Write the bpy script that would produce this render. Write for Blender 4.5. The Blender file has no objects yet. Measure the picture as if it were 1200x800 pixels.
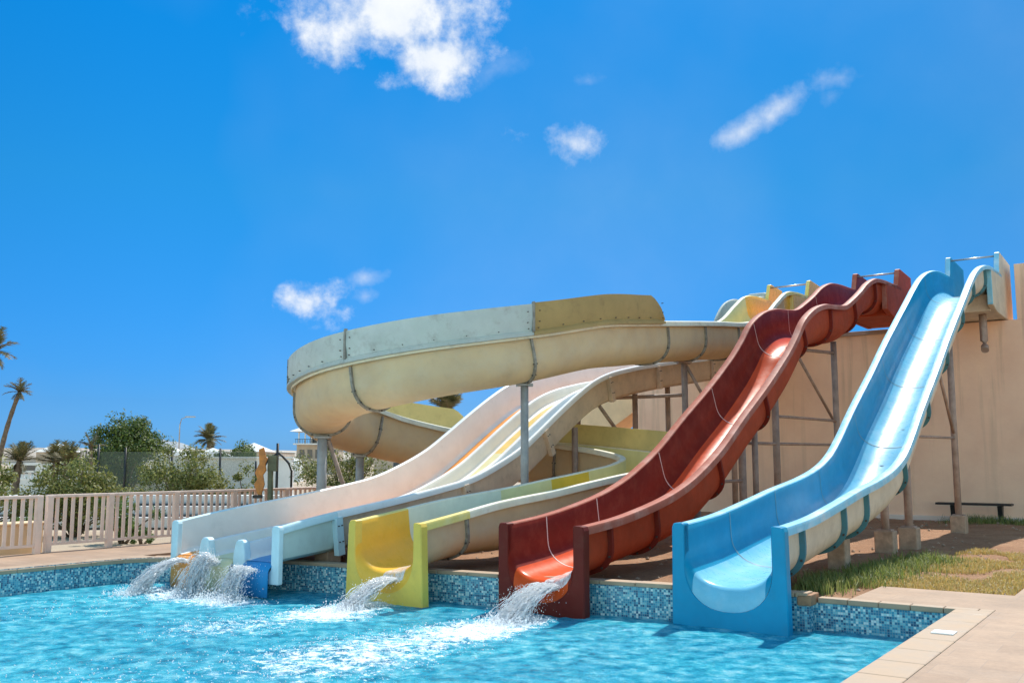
import bpy, bmesh, math, random
from mathutils import Vector, noise
random.seed(7)
PI = math.pi
sc = bpy.context.scene
C = sc.collection

# ------------------------------------------------------------------ camera
CAMZ = 2.0
cam = bpy.data.cameras.new('camera'); cam.lens = 33.6; cam.sensor_width = 36
cam.clip_end = 3000
co = bpy.data.objects.new('camera', cam); C.objects.link(co)
co.location = (0, 0, CAMZ); co.rotation_euler = (math.radians(90) + math.atan(140 / 1120), 0, 0)
sc.camera = co

# ------------------------------------------------------------------ light
SUN = Vector((0.345, 0.69, 1.02)).normalized()
sl = bpy.data.lights.new('sun', 'SUN'); sl.energy = 3.5; sl.angle = math.radians(0.5); sl.color = (1, .95, .86)
so = bpy.data.objects.new('sun', sl); C.objects.link(so)
so.rotation_euler = (-SUN).to_track_quat('-Z', 'Y').to_euler()
sc.view_settings.view_transform = 'Standard'
sc.view_settings.look = 'None'
sc.view_settings.exposure = 0.70
sc.view_settings.gamma = 1
sc.cycles.use_denoising = True
sc.cycles.max_bounces = 8
sc.cycles.transparent_max_bounces = 24
sc.cycles.caustics_reflective = False
sc.cycles.caustics_refractive = False

w = bpy.data.worlds.new('World'); sc.world = w; w.use_nodes = True
nt = w.node_tree; N = nt.nodes; L = nt.links
for n in list(N): N.remove(n)
out = N.new('ShaderNodeOutputWorld'); bg = N.new('ShaderNodeBackground'); L.new(bg.outputs[0], out.inputs[0])
sky = N.new('ShaderNodeTexSky'); sky.sky_type = 'NISHITA'; sky.sun_disc = False
sky.sun_elevation = math.asin(SUN.z); sky.sun_rotation = math.atan2(SUN.x, SUN.y)
sky.air_density = 1.0; sky.dust_density = 0.25; sky.ozone_density = 3.0
hs = N.new('ShaderNodeHueSaturation'); hs.inputs['Saturation'].default_value = 1.22; hs.inputs['Hue'].default_value = .493
L.new(sky.outputs[0], hs.inputs['Color'])
tint = N.new('ShaderNodeMix'); tint.data_type = 'RGBA'; tint.blend_type = 'MULTIPLY'; tint.inputs[0].default_value = 1
tint.inputs[7].default_value = (.70, 1.0, 1.12, 1); L.new(hs.outputs[0], tint.inputs[6])
tc = N.new('ShaderNodeTexCoord')
sz = N.new('ShaderNodeSeparateXYZ'); L.new(tc.outputs['Generated'], sz.inputs[0])
el = N.new('ShaderNodeValToRGB'); L.new(sz.outputs[2], el.inputs[0])
for i, (p_, c_) in enumerate([(0, (.16, .35, .88)), (.06, (.155, .34, .67)), (.27, (.13, .55, .70)), (.45, (.035, .64, .84)), (.60, (1.1, 1.15, 1.0)), (1, (3.0, 1.8, 1.3))]):  # top stops, above the view, raised and warmed to add fill light
    e_ = el.color_ramp.elements[i] if i < 1 else (el.color_ramp.elements[-1] if i == 5 else el.color_ramp.elements.new(p_)); e_.position = p_; e_.color = (*c_, 1)
tin2 = N.new('ShaderNodeMix'); tin2.data_type = 'RGBA'; tin2.blend_type = 'MULTIPLY'; tin2.inputs[0].default_value = 1
bk = N.new('ShaderNodeMapRange'); bk.interpolation_type = 'SMOOTHSTEP'; L.new(sz.outputs[1], bk.inputs[0])
bk.inputs[1].default_value = .45; bk.inputs[2].default_value = -.35; bk.inputs[3].default_value = 0; bk.inputs[4].default_value = 1
eb = N.new('ShaderNodeMix'); eb.data_type = 'RGBA'; L.new(bk.outputs[0], eb.inputs[0]); L.new(el.outputs[0], eb.inputs[6]); eb.inputs[7].default_value = (4.6, 2.45, 1.6, 1)   # sky behind the camera brightened and warmed, added as fill for shaded faces
xm = N.new('ShaderNodeMapRange'); L.new(sz.outputs[0], xm.inputs[0]); xm.inputs[1].default_value = -.35; xm.inputs[2].default_value = .5; xm.inputs[3].default_value = 1.06; xm.inputs[4].default_value = .80
xc = N.new('ShaderNodeVectorMath'); xc.operation = 'SCALE'; L.new(eb.outputs[2], xc.inputs[0]); L.new(xm.outputs[0], xc.inputs['Scale'])
L.new(tint.outputs[2], tin2.inputs[6]); L.new(xc.outputs[0], tin2.inputs[7])
def wmath(op, a, b=None, clamp=False):
    n = N.new('ShaderNodeMath'); n.operation = op; n.use_clamp = clamp
    for i, v in enumerate((a, b)):
        if v is None: continue
        if isinstance(v, (int, float)): n.inputs[i].default_value = v
        else: L.new(v, n.inputs[i])
    return n.outputs[0]
def wdot(v):
    n = N.new('ShaderNodeVectorMath'); n.operation = 'DOT_PRODUCT'
    L.new(tc.outputs['Generated'], n.inputs[0]); n.inputs[1].default_value = v; return n.outputs['Value']
def wnoise(scale, detail, off=0, rough=.6):
    mp = N.new('ShaderNodeMapping'); mp.inputs['Location'].default_value = (off, off, off)
    L.new(tc.outputs['Generated'], mp.inputs[0])
    n = N.new('ShaderNodeTexNoise'); n.inputs['Scale'].default_value = scale; n.inputs['Detail'].default_value = detail
    n.inputs['Roughness'].default_value = rough; L.new(mp.outputs[0], n.inputs['Vector']); return n.outputs['Fac']
n1 = wnoise(9, 12, 1.3, .62); n2 = wnoise(26, 10, 4.1, .62)
nn = wmath('ADD', wmath('MULTIPLY', wmath('SUBTRACT', n1, .5), 2.8), wmath('MULTIPLY', wmath('SUBTRACT', n2, .5), 1.6))
# clouds: direction, half width, half height (in radians), tilt (deg), density
CL = [((-.1150, .8935, .4300), .098, .048, 2, 2.3), ((-.0800, .9140, .4010), .052, .034, 0, 2.2), ((-.1650, .8870, .4330), .045, .018, 0, 1.1), ((-.070, .897, .428), .05, .02, 0, 1.1),
      ((.0567, .9441, .3246), .050, .030, -12, 1.6), ((-.206, .9656, .1615), .046, .036, -5, 2.3), ((-.152, .9700, .1880), .026, .013, 10, .8), ((-.150, .972, .168), .02, .012, 0, .8),
      ((.232, .915, .326), .040, .014, 28, .95), ((.262, .902, .343), .040, .016, 30, 1.0), ((.309, .879, .363), .030, .017, 0, .75), ((.308, .885, .348), .02, .015, 40, .6),
      ((.0773, .9221, .3793), .030, .014, 0, .5), ((-.02, .918, .388), .05, .02, 20, .45)]
tot = None
for (dv, a, b, tl, dens) in CL:
    k = Vector(dv).normalized(); r = k.cross(Vector((0, 0, 1))).normalized(); u = r.cross(k)
    ca, sa = math.cos(math.radians(tl)), math.sin(math.radians(tl))
    r2 = r * ca + u * sa; u2 = u * ca - r * sa
    x = wmath('DIVIDE', wdot(r2), a); y = wmath('DIVIDE', wdot(u2), b)
    q = wmath('SQRT', wmath('ADD', wmath('MULTIPLY', x, x), wmath('MULTIPLY', y, y)))
    front = wmath('GREATER_THAN', wdot(k), 0.3)
    m = wmath('SUBTRACT', 1.15, q)
    m = wmath('ADD', wmath('MULTIPLY', m, 1.0), nn)
    m = wmath('MULTIPLY', m, wmath('LESS_THAN', q, 2.4))
    m = wmath('MULTIPLY', wmath('MULTIPLY', m, .48, True), wmath('MULTIPLY', front, dens), True)
    ss = N.new('ShaderNodeMapRange'); ss.interpolation_type = 'SMOOTHSTEP'; L.new(m, ss.inputs[0]); m = ss.outputs[0]
    m = wmath('MULTIPLY', m, wmath('MULTIPLY', wmath('SUBTRACT', 1.9, q), 1.3, True))
    tot = m if tot is None else wmath('MAXIMUM', tot, m)
wv = wmath('MULTIPLY', wmath('SUBTRACT', wnoise(2.2, 4, 7.7, .45), .47), 1.1, True)   # faint high veil
mixc = N.new('ShaderNodeMix'); mixc.data_type = 'RGBA'
L.new(wmath('MAXIMUM', wmath('MULTIPLY', tot, .97), wmath('MULTIPLY', wv, .35)), mixc.inputs[0]); L.new(tin2.outputs[2], mixc.inputs[6])
shade = N.new('ShaderNodeMix'); shade.data_type = 'RGBA'; L.new(wmath('ADD', wmath('MULTIPLY', wmath('SUBTRACT', n2, .42), 2.2), wmath('MULTIPLY', tot, .5), True), shade.inputs[0])
shade.inputs[6].default_value = (5.0, 5.5, 6.2, 1); shade.inputs[7].default_value = (6.4, 6.6, 6.8, 1); L.new(shade.outputs[2], mixc.inputs[7])
L.new(mixc.outputs[2], bg.inputs['Color']); bg.inputs['Strength'].default_value = 0.095

# ------------------------------------------------------------------ frame: slides run along D, pool front wall along CR
A0 = math.radians(35)
DD = Vector((math.sin(A0), math.cos(A0), 0)); CR = Vector((math.cos(A0), -math.sin(A0), 0))
P0 = Vector((3.263, 11.512, 0)); UP = Vector((0, 0, 1))
def W(s, t, z=0): return P0 + DD * s + CR * t + UP * z
ROT = -A0                                            # local x axis along CR, local y along DD

# ------------------------------------------------------------------ materials
def new_mat(name):
    m = bpy.data.materials.new(name); m.use_nodes = True; nt = m.node_tree
    return m, nt, nt.nodes, nt.links, nt.nodes['Principled BSDF']
def nz(N, L, scale, detail=6, rough=.6, coord='Object', stretch=None):
    tc = N.new('ShaderNodeTexCoord'); n = N.new('ShaderNodeTexNoise')
    n.inputs['Scale'].default_value = scale; n.inputs['Detail'].default_value = detail; n.inputs['Roughness'].default_value = rough
    if stretch:
        mp = N.new('ShaderNodeMapping'); mp.inputs['Scale'].default_value = stretch
        L.new(tc.outputs[coord], mp.inputs[0]); L.new(mp.outputs[0], n.inputs['Vector'])
    else: L.new(tc.outputs[coord], n.inputs['Vector'])
    return n
def ramp(N, L, src, stops):
    r = N.new('ShaderNodeValToRGB'); e = r.color_ramp.elements
    while len(e) < len(stops): e.new(.5)
    for i, (p, c) in enumerate(stops): e[i].position = p; e[i].color = (*c, 1)
    L.new(src, r.inputs[0]); return r
def mixn(N, L, f, a, b, mode='MIX'):
    m = N.new('ShaderNodeMix'); m.data_type = 'RGBA'; m.blend_type = mode
    for s, i in ((f, 0), (a, 6), (b, 7)):
        if hasattr(s, 'links'): L.new(s, m.inputs[i])
        elif i == 0: m.inputs[0].default_value = s
        else: m.inputs[i].default_value = (*s, 1)
    return m.outputs[2]
def bump(N, L, B, src, strength=.3, dist=.02):
    b = N.new('ShaderNodeBump'); b.inputs['Strength'].default_value = strength; b.inputs['Distance'].default_value = dist
    L.new(src, b.inputs['Height']); L.new(b.outputs[0], B.inputs['Normal'])
def plain(name, col, rough=.5, var=.12, scale=6, metal=0, bmp=0, bscale=30, dirt=0, stretch=None, spec=.5, dirtcol=(.16, .11, .07)):
    m, nt, N, L, B = new_mat(name)
    n = nz(N, L, scale, stretch=stretch)
    lo = tuple(c * (1 - var * 1.6) for c in col); hi = tuple(min(1, c * (1 + var)) for c in col)
    r = ramp(N, L, n.outputs['Fac'], [(.3, lo), (.7, hi)]); cc = r.outputs[0]
    if dirt:
        d_ = nz(N, L, 3.1, 10, .7, stretch=(1, 1, .35)); rr = ramp(N, L, d_.outputs['Fac'], [(.5, (0, 0, 0)), (.72, (dirt,) * 3)])
        cc = mixn(N, L, rr.outputs[0], cc, dirtcol)
    L.new(cc, B.inputs['Base Color']); B.inputs['Roughness'].default_value = rough; B.inputs['Metallic'].default_value = metal
    B.inputs['Specular IOR Level'].default_value = spec
    rn = ramp(N, L, n.outputs['Fac'], [(.3, (rough * .75,) * 3), (.7, (min(1, rough * 1.25),) * 3)]); L.new(rn.outputs[0], B.inputs['Roughness'])
    if bmp:
        b_ = nz(N, L, bscale, 5); bump(N, L, B, b_.outputs['Fac'], bmp)
    return m
def gel(name, col, rough=.28, dirt=.25, var=.07, trans=0.0, fade=None, fadeamt=.5, dirtcol=(.16, .11, .07)):
    """sun-bleached gelcoat on fibreglass; wear patches run down the chute"""
    m, nt, N, L, B = new_mat(name)
    n = nz(N, L, 1.7, 8, .62); lo = tuple(c * (1 - var * 1.7) for c in col); hi = tuple(min(1, c * (1 + var)) for c in col)
    cc = ramp(N, L, n.outputs['Fac'], [(.3, lo), (.7, hi)]).outputs[0]
    if fade:
        f = nz(N, L, 2.6, 9, .68); fr = ramp(N, L, f.outputs['Fac'], [(.47, (0, 0, 0)), (.7, (fadeamt,) * 3)])
        cc = mixn(N, L, fr.outputs[0], cc, fade)
    if dirt:
        d_ = nz(N, L, 4.5, 12, .72); rr = ramp(N, L, d_.outputs['Fac'], [(.52, (0, 0, 0)), (.75, (dirt,) * 3)])
        cc = mixn(N, L, rr.outputs[0], cc, dirtcol)
    L.new(cc, B.inputs['Base Color'])
    fn = nz(N, L, 9, 8, .7)
    rn = ramp(N, L, fn.outputs['Fac'], [(.3, (rough * 1.1,) * 3), (.72, (min(1, rough * 1.55),) * 3)]); L.new(rn.outputs[0], B.inputs['Roughness'])
    B.inputs['Specular IOR Level'].default_value = .12 if 'red' in name else .22
    g = nz(N, L, 3.5, 3); bump(N, L, B, g.outputs['Fac'], .10, .03)
    if trans:
        tr = N.new('ShaderNodeBsdfTranslucent'); L.new(cc, tr.inputs[0]); ms = N.new('ShaderNodeMixShader'); ms.inputs[0].default_value = trans
        L.new(B.outputs[0], ms.inputs[1]); L.new(tr.outputs[0], ms.inputs[2]); L.new(ms.outputs[0], N['Material Output'].inputs[0])
    return m
M = {}
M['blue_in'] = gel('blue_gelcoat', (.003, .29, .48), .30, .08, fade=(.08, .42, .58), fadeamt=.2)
M['blue_bed'] = gel('blue_sunlit_gelcoat', (.20, .56, .74), .22, .08, fade=(.42, .66, .78), fadeamt=.5)  # sun glare on the bed painted in as a paler blue than the wall
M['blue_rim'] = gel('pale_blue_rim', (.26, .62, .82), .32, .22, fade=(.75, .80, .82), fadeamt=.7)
M['blue_out'] = gel('cream_shell', (.80, .70, .56), .5, .25, var=.1, trans=.12)
M['blue_flange'] = gel('teal_flange', (.08, .24, .31), .45, .5)
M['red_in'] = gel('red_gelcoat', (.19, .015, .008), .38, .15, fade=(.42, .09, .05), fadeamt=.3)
M['red_bed'] = gel('sunlit_red_gelcoat', (.72, .085, .015), .24, .10, fade=(.66, .16, .08), fadeamt=.3)  # sunlit bed against shaded wall, put into the colour as a brighter red
M['red_rim'] = gel('faded_red_rim', (.44, .13, .085), .4, .25, fade=(.58, .33, .27), fadeamt=.5)
M['red_out'] = gel('red_shell', (.50, .075, .03), .42, .3, var=.12, trans=.08)
M['red_flange'] = gel('dark_red_flange', (.22, .03, .02), .5, .4)
M['yel_in'] = gel('yellow_gelcoat', (.90, .50, .06), .22, .12)
M['yel_rim'] = gel('yellow_rim', (.88, .70, .22), .32, .14, fade=(.88, .82, .50), fadeamt=.6)
M['cream_in'] = gel('cream_gelcoat', (.74, .74, .60), .24, .12)
M['cream_rim'] = gel('cream_rim', (.86, .80, .62), .35, .3, fade=(.9, .88, .8), fadeamt=.5)
M['pale_in'] = gel('pale_green_gelcoat', (.72, .66, .34), .24, .12)
M['must_in'] = gel('mustard_gelcoat', (.70, .48, .06), .26, .12)
M['spiral_out'] = gel('warm_cream_shell', (.98, .77, .52), .45, .10, var=.06, trans=.42, fade=(.93, .80, .62), fadeamt=.6)
M['guard_blue'] = gel('grey_blue_guard', (.66, .71, .68), .45, .35, trans=.25, fade=(.58, .66, .60), fadeamt=.5)
M['guard_tan'] = gel('tan_guard', (.56, .40, .17), .45, .35, trans=.22)
M['guard_olive'] = gel('olive_guard', (.80, .64, .28), .4, .22, trans=.15)
M['steel_flange'] = plain('grey_flange', (.30, .28, .24), .55, .3, 12, dirt=.4)
M['white_in'] = gel('white_gelcoat', (.88, .84, .80), .3, .10, var=.04)
M['white_rim'] = gel('white_rim', (.90, .92, .93), .28, .10, var=.04)
M['lane_orange'] = gel('orange_lane', (.90, .36, .09), .28, .15)
M['lane_cream'] = gel('cream_lane', (.80, .74, .46), .28, .15, fade=(.86, .68, .26), fadeamt=.6)
M['lane_blue'] = gel('light_blue_lane', (.36, .62, .78), .28, .12)
M['lane_deep'] = gel('deep_blue_lane', (.03, .28, .62), .24, .06)
M['lip_pale'] = gel('pale_blue_lip', (.62, .80, .86), .26, .12)
M['peach_out'] = gel('peach_shell', (.84, .66, .50), .45, .25, var=.1, trans=.15)
M['yel_plate'] = gel('yellow_green_plate', (.84, .58, .11), .28, .2)
M['red_plate'] = gel('dark_red_plate', (.16, .022, .016), .34, .2)
M['blue_plate'] = gel('blue_plate', (.003, .30, .52), .3, .1)
M['seal'] = plain('white_sealant', (.78, .60, .54), .6)
M['seal_dark'] = plain('grey_joint', (.30, .38, .40), .6)
M['post'] = plain('grey_painted_post', (.36, .37, .38), .5, .15, 5, dirt=.3)
M['rust'] = plain('weathered_pink_steel', (.40, .29, .24), .6, .2, 5, dirt=.5)
M['concrete'] = plain('footing_concrete', (.46, .33, .24), .9, .2, 8, bmp=.4, dirt=.3)
M['bolt'] = plain('bolt_steel', (.06, .05, .045), .5)
M['steel'] = plain('galvanised_steel', (.45, .46, .47), .35, metal=.7)
M['dark'] = plain('black_paint', (.015, .016, .018), .45)
M['fence'] = plain('pink_white_fence_paint', (.84, .64, .55), .55, .07, 5, dirt=.2)
M['white_wall'] = plain('whitewash', (.80, .79, .77), .85, .06, 2)
M['far_tan'] = plain('far_tan_render', (.52, .42, .33), .9, .15, 1)
M['bark'] = plain('palm_bark', (.18, .13, .09), .95, .35, 6, bmp=.7, bscale=14)
M['wood'] = plain('orange_wood', (.62, .25, .06), .6, .25, 7)
M['greywood'] = plain('green_grey_wood', (.17, .19, .12), .8, .25, 7)
M['window'] = plain('dark_glass', (.05, .07, .09), .15)

def foliage(name, cols, trans=.35, rough=.6):
    m, nt, N, L, B = new_mat(name)
    g = N.new('ShaderNodeNewGeometry'); r = ramp(N, L, g.outputs['Random Per Island'], [(i / (len(cols) - 1), c) for i, c in enumerate(cols)])
    L.new(r.outputs[0], B.inputs['Base Color']); B.inputs['Roughness'].default_value = rough
    tr = N.new('ShaderNodeBsdfTranslucent'); L.new(r.outputs[0], tr.inputs[0])
    ms = N.new('ShaderNodeMixShader'); ms.inputs[0].default_value = trans
    L.new(B.outputs[0], ms.inputs[1]); L.new(tr.outputs[0], ms.inputs[2]); L.new(ms.outputs[0], N['Material Output'].inputs[0])
    return m
M['leaf_olive'] = foliage('olive_leaves', [(.08, .11, .02), (.19, .21, .05), (.30, .30, .08), (.12, .15, .04), (.40, .36, .13)])
M['leaf_dark'] = foliage('dark_leaves', [(.03, .06, .012), (.08, .13, .02), (.18, .23, .04), (.05, .085, .018)])
M['leaf_green'] = foliage('green_leaves', [(.05, .12, .02), (.12, .20, .04), (.22, .28, .08)])
M['frond'] = foliage('palm_fronds', [(.10, .10, .04), (.20, .17, .06), (.07, .09, .03), (.28, .21, .09)], .25)
M['grass'] = foliage('green_grass_blades', [(.10, .16, .03), (.22, .28, .06), (.36, .38, .14), (.08, .12, .03)], .4)
M['drygrass'] = foliage('dry_grass_blades', [(.54, .38, .10), (.64, .46, .17), (.46, .38, .10), (.66, .48, .24)], .35)

# dirt
def dirt_mat():
    m, nt, N, L, B = new_mat('red_dirt'); a = nz(N, L, .9, 10, .65); b = nz(N, L, 14, 8, .7)
    c1 = ramp(N, L, a.outputs['Fac'], [(.3, (.30, .145, .070)), (.55, (.40, .21, .11)), (.75, (.50, .30, .18))])
    c2 = ramp(N, L, b.outputs['Fac'], [(.3, (.62, .62, .62)), (.65, (1.1, 1.1, 1.1))])
    L.new(mixn(N, L, 1.0, c1.outputs[0], c2.outputs[0], 'MULTIPLY'), B.inputs['Base Color']); B.inputs['Roughness'].default_value = .95
    bump(N, L, B, b.outputs['Fac'], .8, .06); return m
M['dirt'] = dirt_mat()
def sand_mat():
    m, nt, N, L, B = new_mat('dry_sand_ground'); a = nz(N, L, .15, 10, .65); b = nz(N, L, 6, 8, .7)
    c1 = ramp(N, L, a.outputs['Fac'], [(.3, (.34, .25, .17)), (.7, (.50, .40, .29))]); L.new(c1.outputs[0], B.inputs['Base Color'])
    B.inputs['Roughness'].default_value = .95; bump(N, L, B, b.outputs['Fac'], .6, .06); return m
M['sand'] = sand_mat()
def deck_mat():
    m, nt, N, L, B = new_mat('sandstone_deck_tiles')
    tc = N.new('ShaderNodeTexCoord'); br = N.new('ShaderNodeTexBrick'); L.new(tc.outputs['Object'], br.inputs['Vector'])
    br.inputs['Color1'].default_value = (.40, .26, .17, 1); br.inputs['Color2'].default_value = (.45, .30, .20, 1); br.inputs['Mortar'].default_value = (.36, .25, .18, 1)
    br.inputs['Scale'].default_value = 1; br.inputs['Brick Width'].default_value = .62; br.inputs['Row Height'].default_value = .40
    br.inputs['Mortar Size'].default_value = .004; br.offset = .5
    a = nz(N, L, 1.3, 10, .7); c2 = ramp(N, L, a.outputs['Fac'], [(.3, (.74, .74, .75)), (.7, (1.12, 1.1, 1.08))])
    b = nz(N, L, 25, 6, .7); c3 = ramp(N, L, b.outputs['Fac'], [(.3, (.86, .86, .86)), (.7, (1.05, 1.05, 1.05))])
    cc = mixn(N, L, 1.0, mixn(N, L, 1.0, br.outputs['Color'], c2.outputs[0], 'MULTIPLY'), c3.outputs[0], 'MULTIPLY')
    sp = nz(N, L, .8, 12, .75); sr = ramp(N, L, sp.outputs['Fac'], [(.56, (0, 0, 0)), (.72, (.35, .35, .35))])
    cc = mixn(N, L, sr.outputs[0], cc, (.36, .28, .23))
    L.new(cc, B.inputs['Base Color']); B.inputs['Roughness'].default_value = .75; bump(N, L, B, b.outputs['Fac'], .15, .01); return m
M['deck'] = deck_mat()
M['coping'] = plain('coping_stone', (.45, .315, .21), .7, .14, 3, bmp=.15, dirt=.28, dirtcol=(.36, .28, .22))
M['brick'] = plain('end_brick', (.42, .22, .12), .85, .2, 9, bmp=.3)
def mosaic():
    """glass mosaic, 3.2 cm tiles, blues, teals, near white"""
    m, nt, N, L, B = new_mat('blue_glass_mosaic')
    tc = N.new('ShaderNodeTexCoord'); T = 1 / .029
    def vm(op, a, b=None):
        n = N.new('ShaderNodeVectorMath'); n.operation = op
        for i, v in enumerate((a, b)):
            if v is None: continue
            if hasattr(v, 'links'): L.new(v, n.inputs[i])
            else: n.inputs[i].default_value = v
        return n
    sx = vm('MULTIPLY', tc.outputs['UV'], (T, T, T)); fl = vm('FLOOR', sx.outputs[0]); fr = vm('FRACTION', sx.outputs[0])
    wn = N.new('ShaderNodeTexWhiteNoise'); wn.noise_dimensions = '2D'; L.new(fl.outputs[0], wn.inputs['Vector'])
    r = ramp(N, L, wn.outputs['Value'], [(0, (.015, .10, .20)), (.12, (.03, .19, .31)), (.32, (.05, .29, .42)), (.52, (.10, .40, .52)), (.68, (.24, .54, .60)), (.80, (.44, .66, .68)), (.93, (.72, .80, .78))])
    r.color_ramp.interpolation = 'CONSTANT'
    sep = N.new('ShaderNodeSeparateXYZ'); L.new(fr.outputs[0], sep.inputs[0])
    def mm(op, a, b):
        n = N.new('ShaderNodeMath'); n.operation = op
        for i, v in enumerate((a, b)):
            if hasattr(v, 'links'): L.new(v, n.inputs[i])
            else: n.inputs[i].default_value = v
        return n.outputs[0]
    g = mm('MAXIMUM', mm('LESS_THAN', sep.outputs[0], .10), mm('LESS_THAN', sep.outputs[1], .10))
    L.new(mixn(N, L, g, r.outputs[0], (.34, .42, .43)), B.inputs['Base Color'])
    L.new(mm('ADD', mm('MULTIPLY', g, .6), .14), B.inputs['Roughness'])
    return m
M['mosaic'] = mosaic()
def floor_mat():
    m, nt, N, L, B = new_mat('pool_floor_tiles'); a = nz(N, L, .5, 5, .5)
    c1 = ramp(N, L, a.outputs['Fac'], [(.3, (.05, .42, .60)), (.7, (.16, .62, .78))]); L.new(c1.outputs[0], B.inputs['Base Color']); return m
M['poolfloor'] = floor_mat()
def wall_mat(name, base, streak):
    m, nt, N, L, B = new_mat(name); a = nz(N, L, .7, 10, .62); b = nz(N, L, 9, 8, .65)
    c1 = ramp(N, L, a.outputs['Fac'], [(.3, tuple(c * .86 for c in base)), (.7, tuple(min(1, c * 1.08) for c in base))])
    s = nz(N, L, 1.0, 9, .6, stretch=(3.2, 3.2, .16)); sr = ramp(N, L, s.outputs['Fac'], [(.53, (0, 0, 0)), (.70, (streak,) * 3)])
    gm = N.new('ShaderNodeTexCoord'); sp = N.new('ShaderNodeSeparateXYZ'); L.new(gm.outputs['Object'], sp.inputs[0])
    mr = N.new('ShaderNodeMapRange'); L.new(sp.outputs[2], mr.inputs[0]); mr.inputs[1].default_value = 1.5; mr.inputs[2].default_value = 5.8; mr.inputs[3].default_value = .25; mr.inputs[4].default_value = 1
    mu = N.new('ShaderNodeMath'); mu.operation = 'MULTIPLY'; L.new(sr.outputs[0], mu.inputs[0]); L.new(mr.outputs[0], mu.inputs[1])
    cc = mixn(N, L, mu.outputs[0], c1.outputs[0], (.30, .21, .13))
    L.new(cc, B.inputs['Base Color']); B.inputs['Roughness'].default_value = .9; bump(N, L, B, b.outputs['Fac'], .35, .02); return m
M['wall'] = wall_mat('peach_render', (1.0, .63, .45), .55)
M['wall_pale'] = wall_mat('pale_peach_render', (.80, .66, .58), .15)
M['stair'] = plain('orange_render', (.84, .60, .36), .85, .08, 2)

# ------------------------------------------------------------------ mesh helpers
def link(name, me, mats, parent=None):
    for m in (mats if isinstance(mats, (list, tuple)) else [mats]): me.materials.append(m if not isinstance(m, str) else M[m])
    o = bpy.data.objects.new(name, me); C.objects.link(o)
    if parent is not None: o.parent = parent
    return o
def tag(o, label=None, cat=None, group=None, kind=None):
    if label: o['label'] = label
    if cat: o['category'] = cat
    if group: o['group'] = group
    if kind: o['kind'] = kind
    return o
def empty(name, loc, label, cat, group=None):
    o = bpy.data.objects.new(name, None); C.objects.link(o); o.location = loc; o.empty_display_size = .2
    return tag(o, label, cat, group)
class MB:
    """collects shapes in world coordinates; build() makes one mesh object"""
    def __init__(s): s.v = []; s.f = []; s.m = []; s.sm = []; s.uv = {}
    def add(s, vs, fs, mi=0, smooth=False):
        b = len(s.v); s.v += [tuple(v) for v in vs]
        for f in fs: s.f.append([b + i for i in f]); s.m.append(mi); s.sm.append(smooth)
        return s
    def box(s, c, h, ax=None, mi=0):
        ax = ax or (Vector((1, 0, 0)), Vector((0, 1, 0)), UP); c = Vector(c)
        vs = [c + ax[0] * h[0] * i + ax[1] * h[1] * j + ax[2] * h[2] * k for k in (-1, 1) for j in (-1, 1) for i in (-1, 1)]
        return s.add(vs, [(0, 2, 3, 1), (4, 5, 7, 6), (0, 1, 5, 4), (2, 6, 7, 3), (0, 4, 6, 2), (1, 3, 7, 5)], mi)
    def sbox(s, s0, s1, t0, t1, z0, z1, mi=0):
        return s.box(W((s0 + s1) / 2, (t0 + t1) / 2, (z0 + z1) / 2), (abs(t1 - t0) / 2, abs(s1 - s0) / 2, abs(z1 - z0) / 2), (CR, DD, UP), mi)
    def tube(s, pts, r, n=10, mi=0, cap=True, smooth=True):
        pts = [Vector(p) for p in pts]; rs = r if isinstance(r, (list, tuple)) else [r] * len(pts); vs = []
        for i, p in enumerate(pts):
            t = (pts[min(i + 1, len(pts) - 1)] - pts[max(i - 1, 0)]).normalized()
            a = t.cross(UP if abs(t.z) < .95 else Vector((0, 1, 0))).normalized(); b = a.cross(t)
            vs += [p + (a * math.cos(2 * PI * k / n) + b * math.sin(2 * PI * k / n)) * rs[i] for k in range(n)]
        fs = [(i * n + k, i * n + (k + 1) % n, (i + 1) * n + (k + 1) % n, (i + 1) * n + k) for i in range(len(pts) - 1) for k in range(n)]
        s.add(vs, fs, mi, smooth)
        if cap: s.add(vs[:n], [list(range(n))[::-1]], mi); s.add(vs[-n:], [list(range(n))], mi)
        return s
    def prism(s, poly, ext, mi=0):
        """poly = 3d points (planar), extruded by vector ext"""
        n = len(poly); vs = [Vector(p) for p in poly] + [Vector(p) + ext for p in poly]
        return s.add(vs, [list(range(n))[::-1], list(range(n, 2 * n))] + [(i, (i + 1) % n, n + (i + 1) % n, n + i) for i in range(n)], mi)
    def build(s, name, mats, parent=None, bevel=0, seg=2):
        me = bpy.data.meshes.new(name)
        org = Vector(parent.location) if parent is not None and parent.type == 'EMPTY' else Vector((0, 0, 0))
        me.from_pydata([tuple(Vector(v) - org) for v in s.v], [], s.f)
        for i, p in enumerate(me.polygons): p.material_index = s.m[i]; p.use_smooth = s.sm[i]
        me.update()
        bm = bmesh.new(); bm.from_mesh(me); bmesh.ops.remove_doubles(bm, verts=bm.verts, dist=1e-5)
        bmesh.ops.recalc_face_normals(bm, faces=bm.faces); bm.to_mesh(me); bm.free()
        o = link(name, me, mats, parent)
        if bevel:
            b = o.modifiers.new('bevel', 'BEVEL'); b.width = bevel; b.segments = seg; b.limit_method = 'ANGLE'; b.angle_limit = math.radians(40)
        return o
def sub(o, parent):
    """make o (built in the frame of its grandparent empty) a sub-part of parent mesh"""
    o.parent = parent; return o

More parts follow.
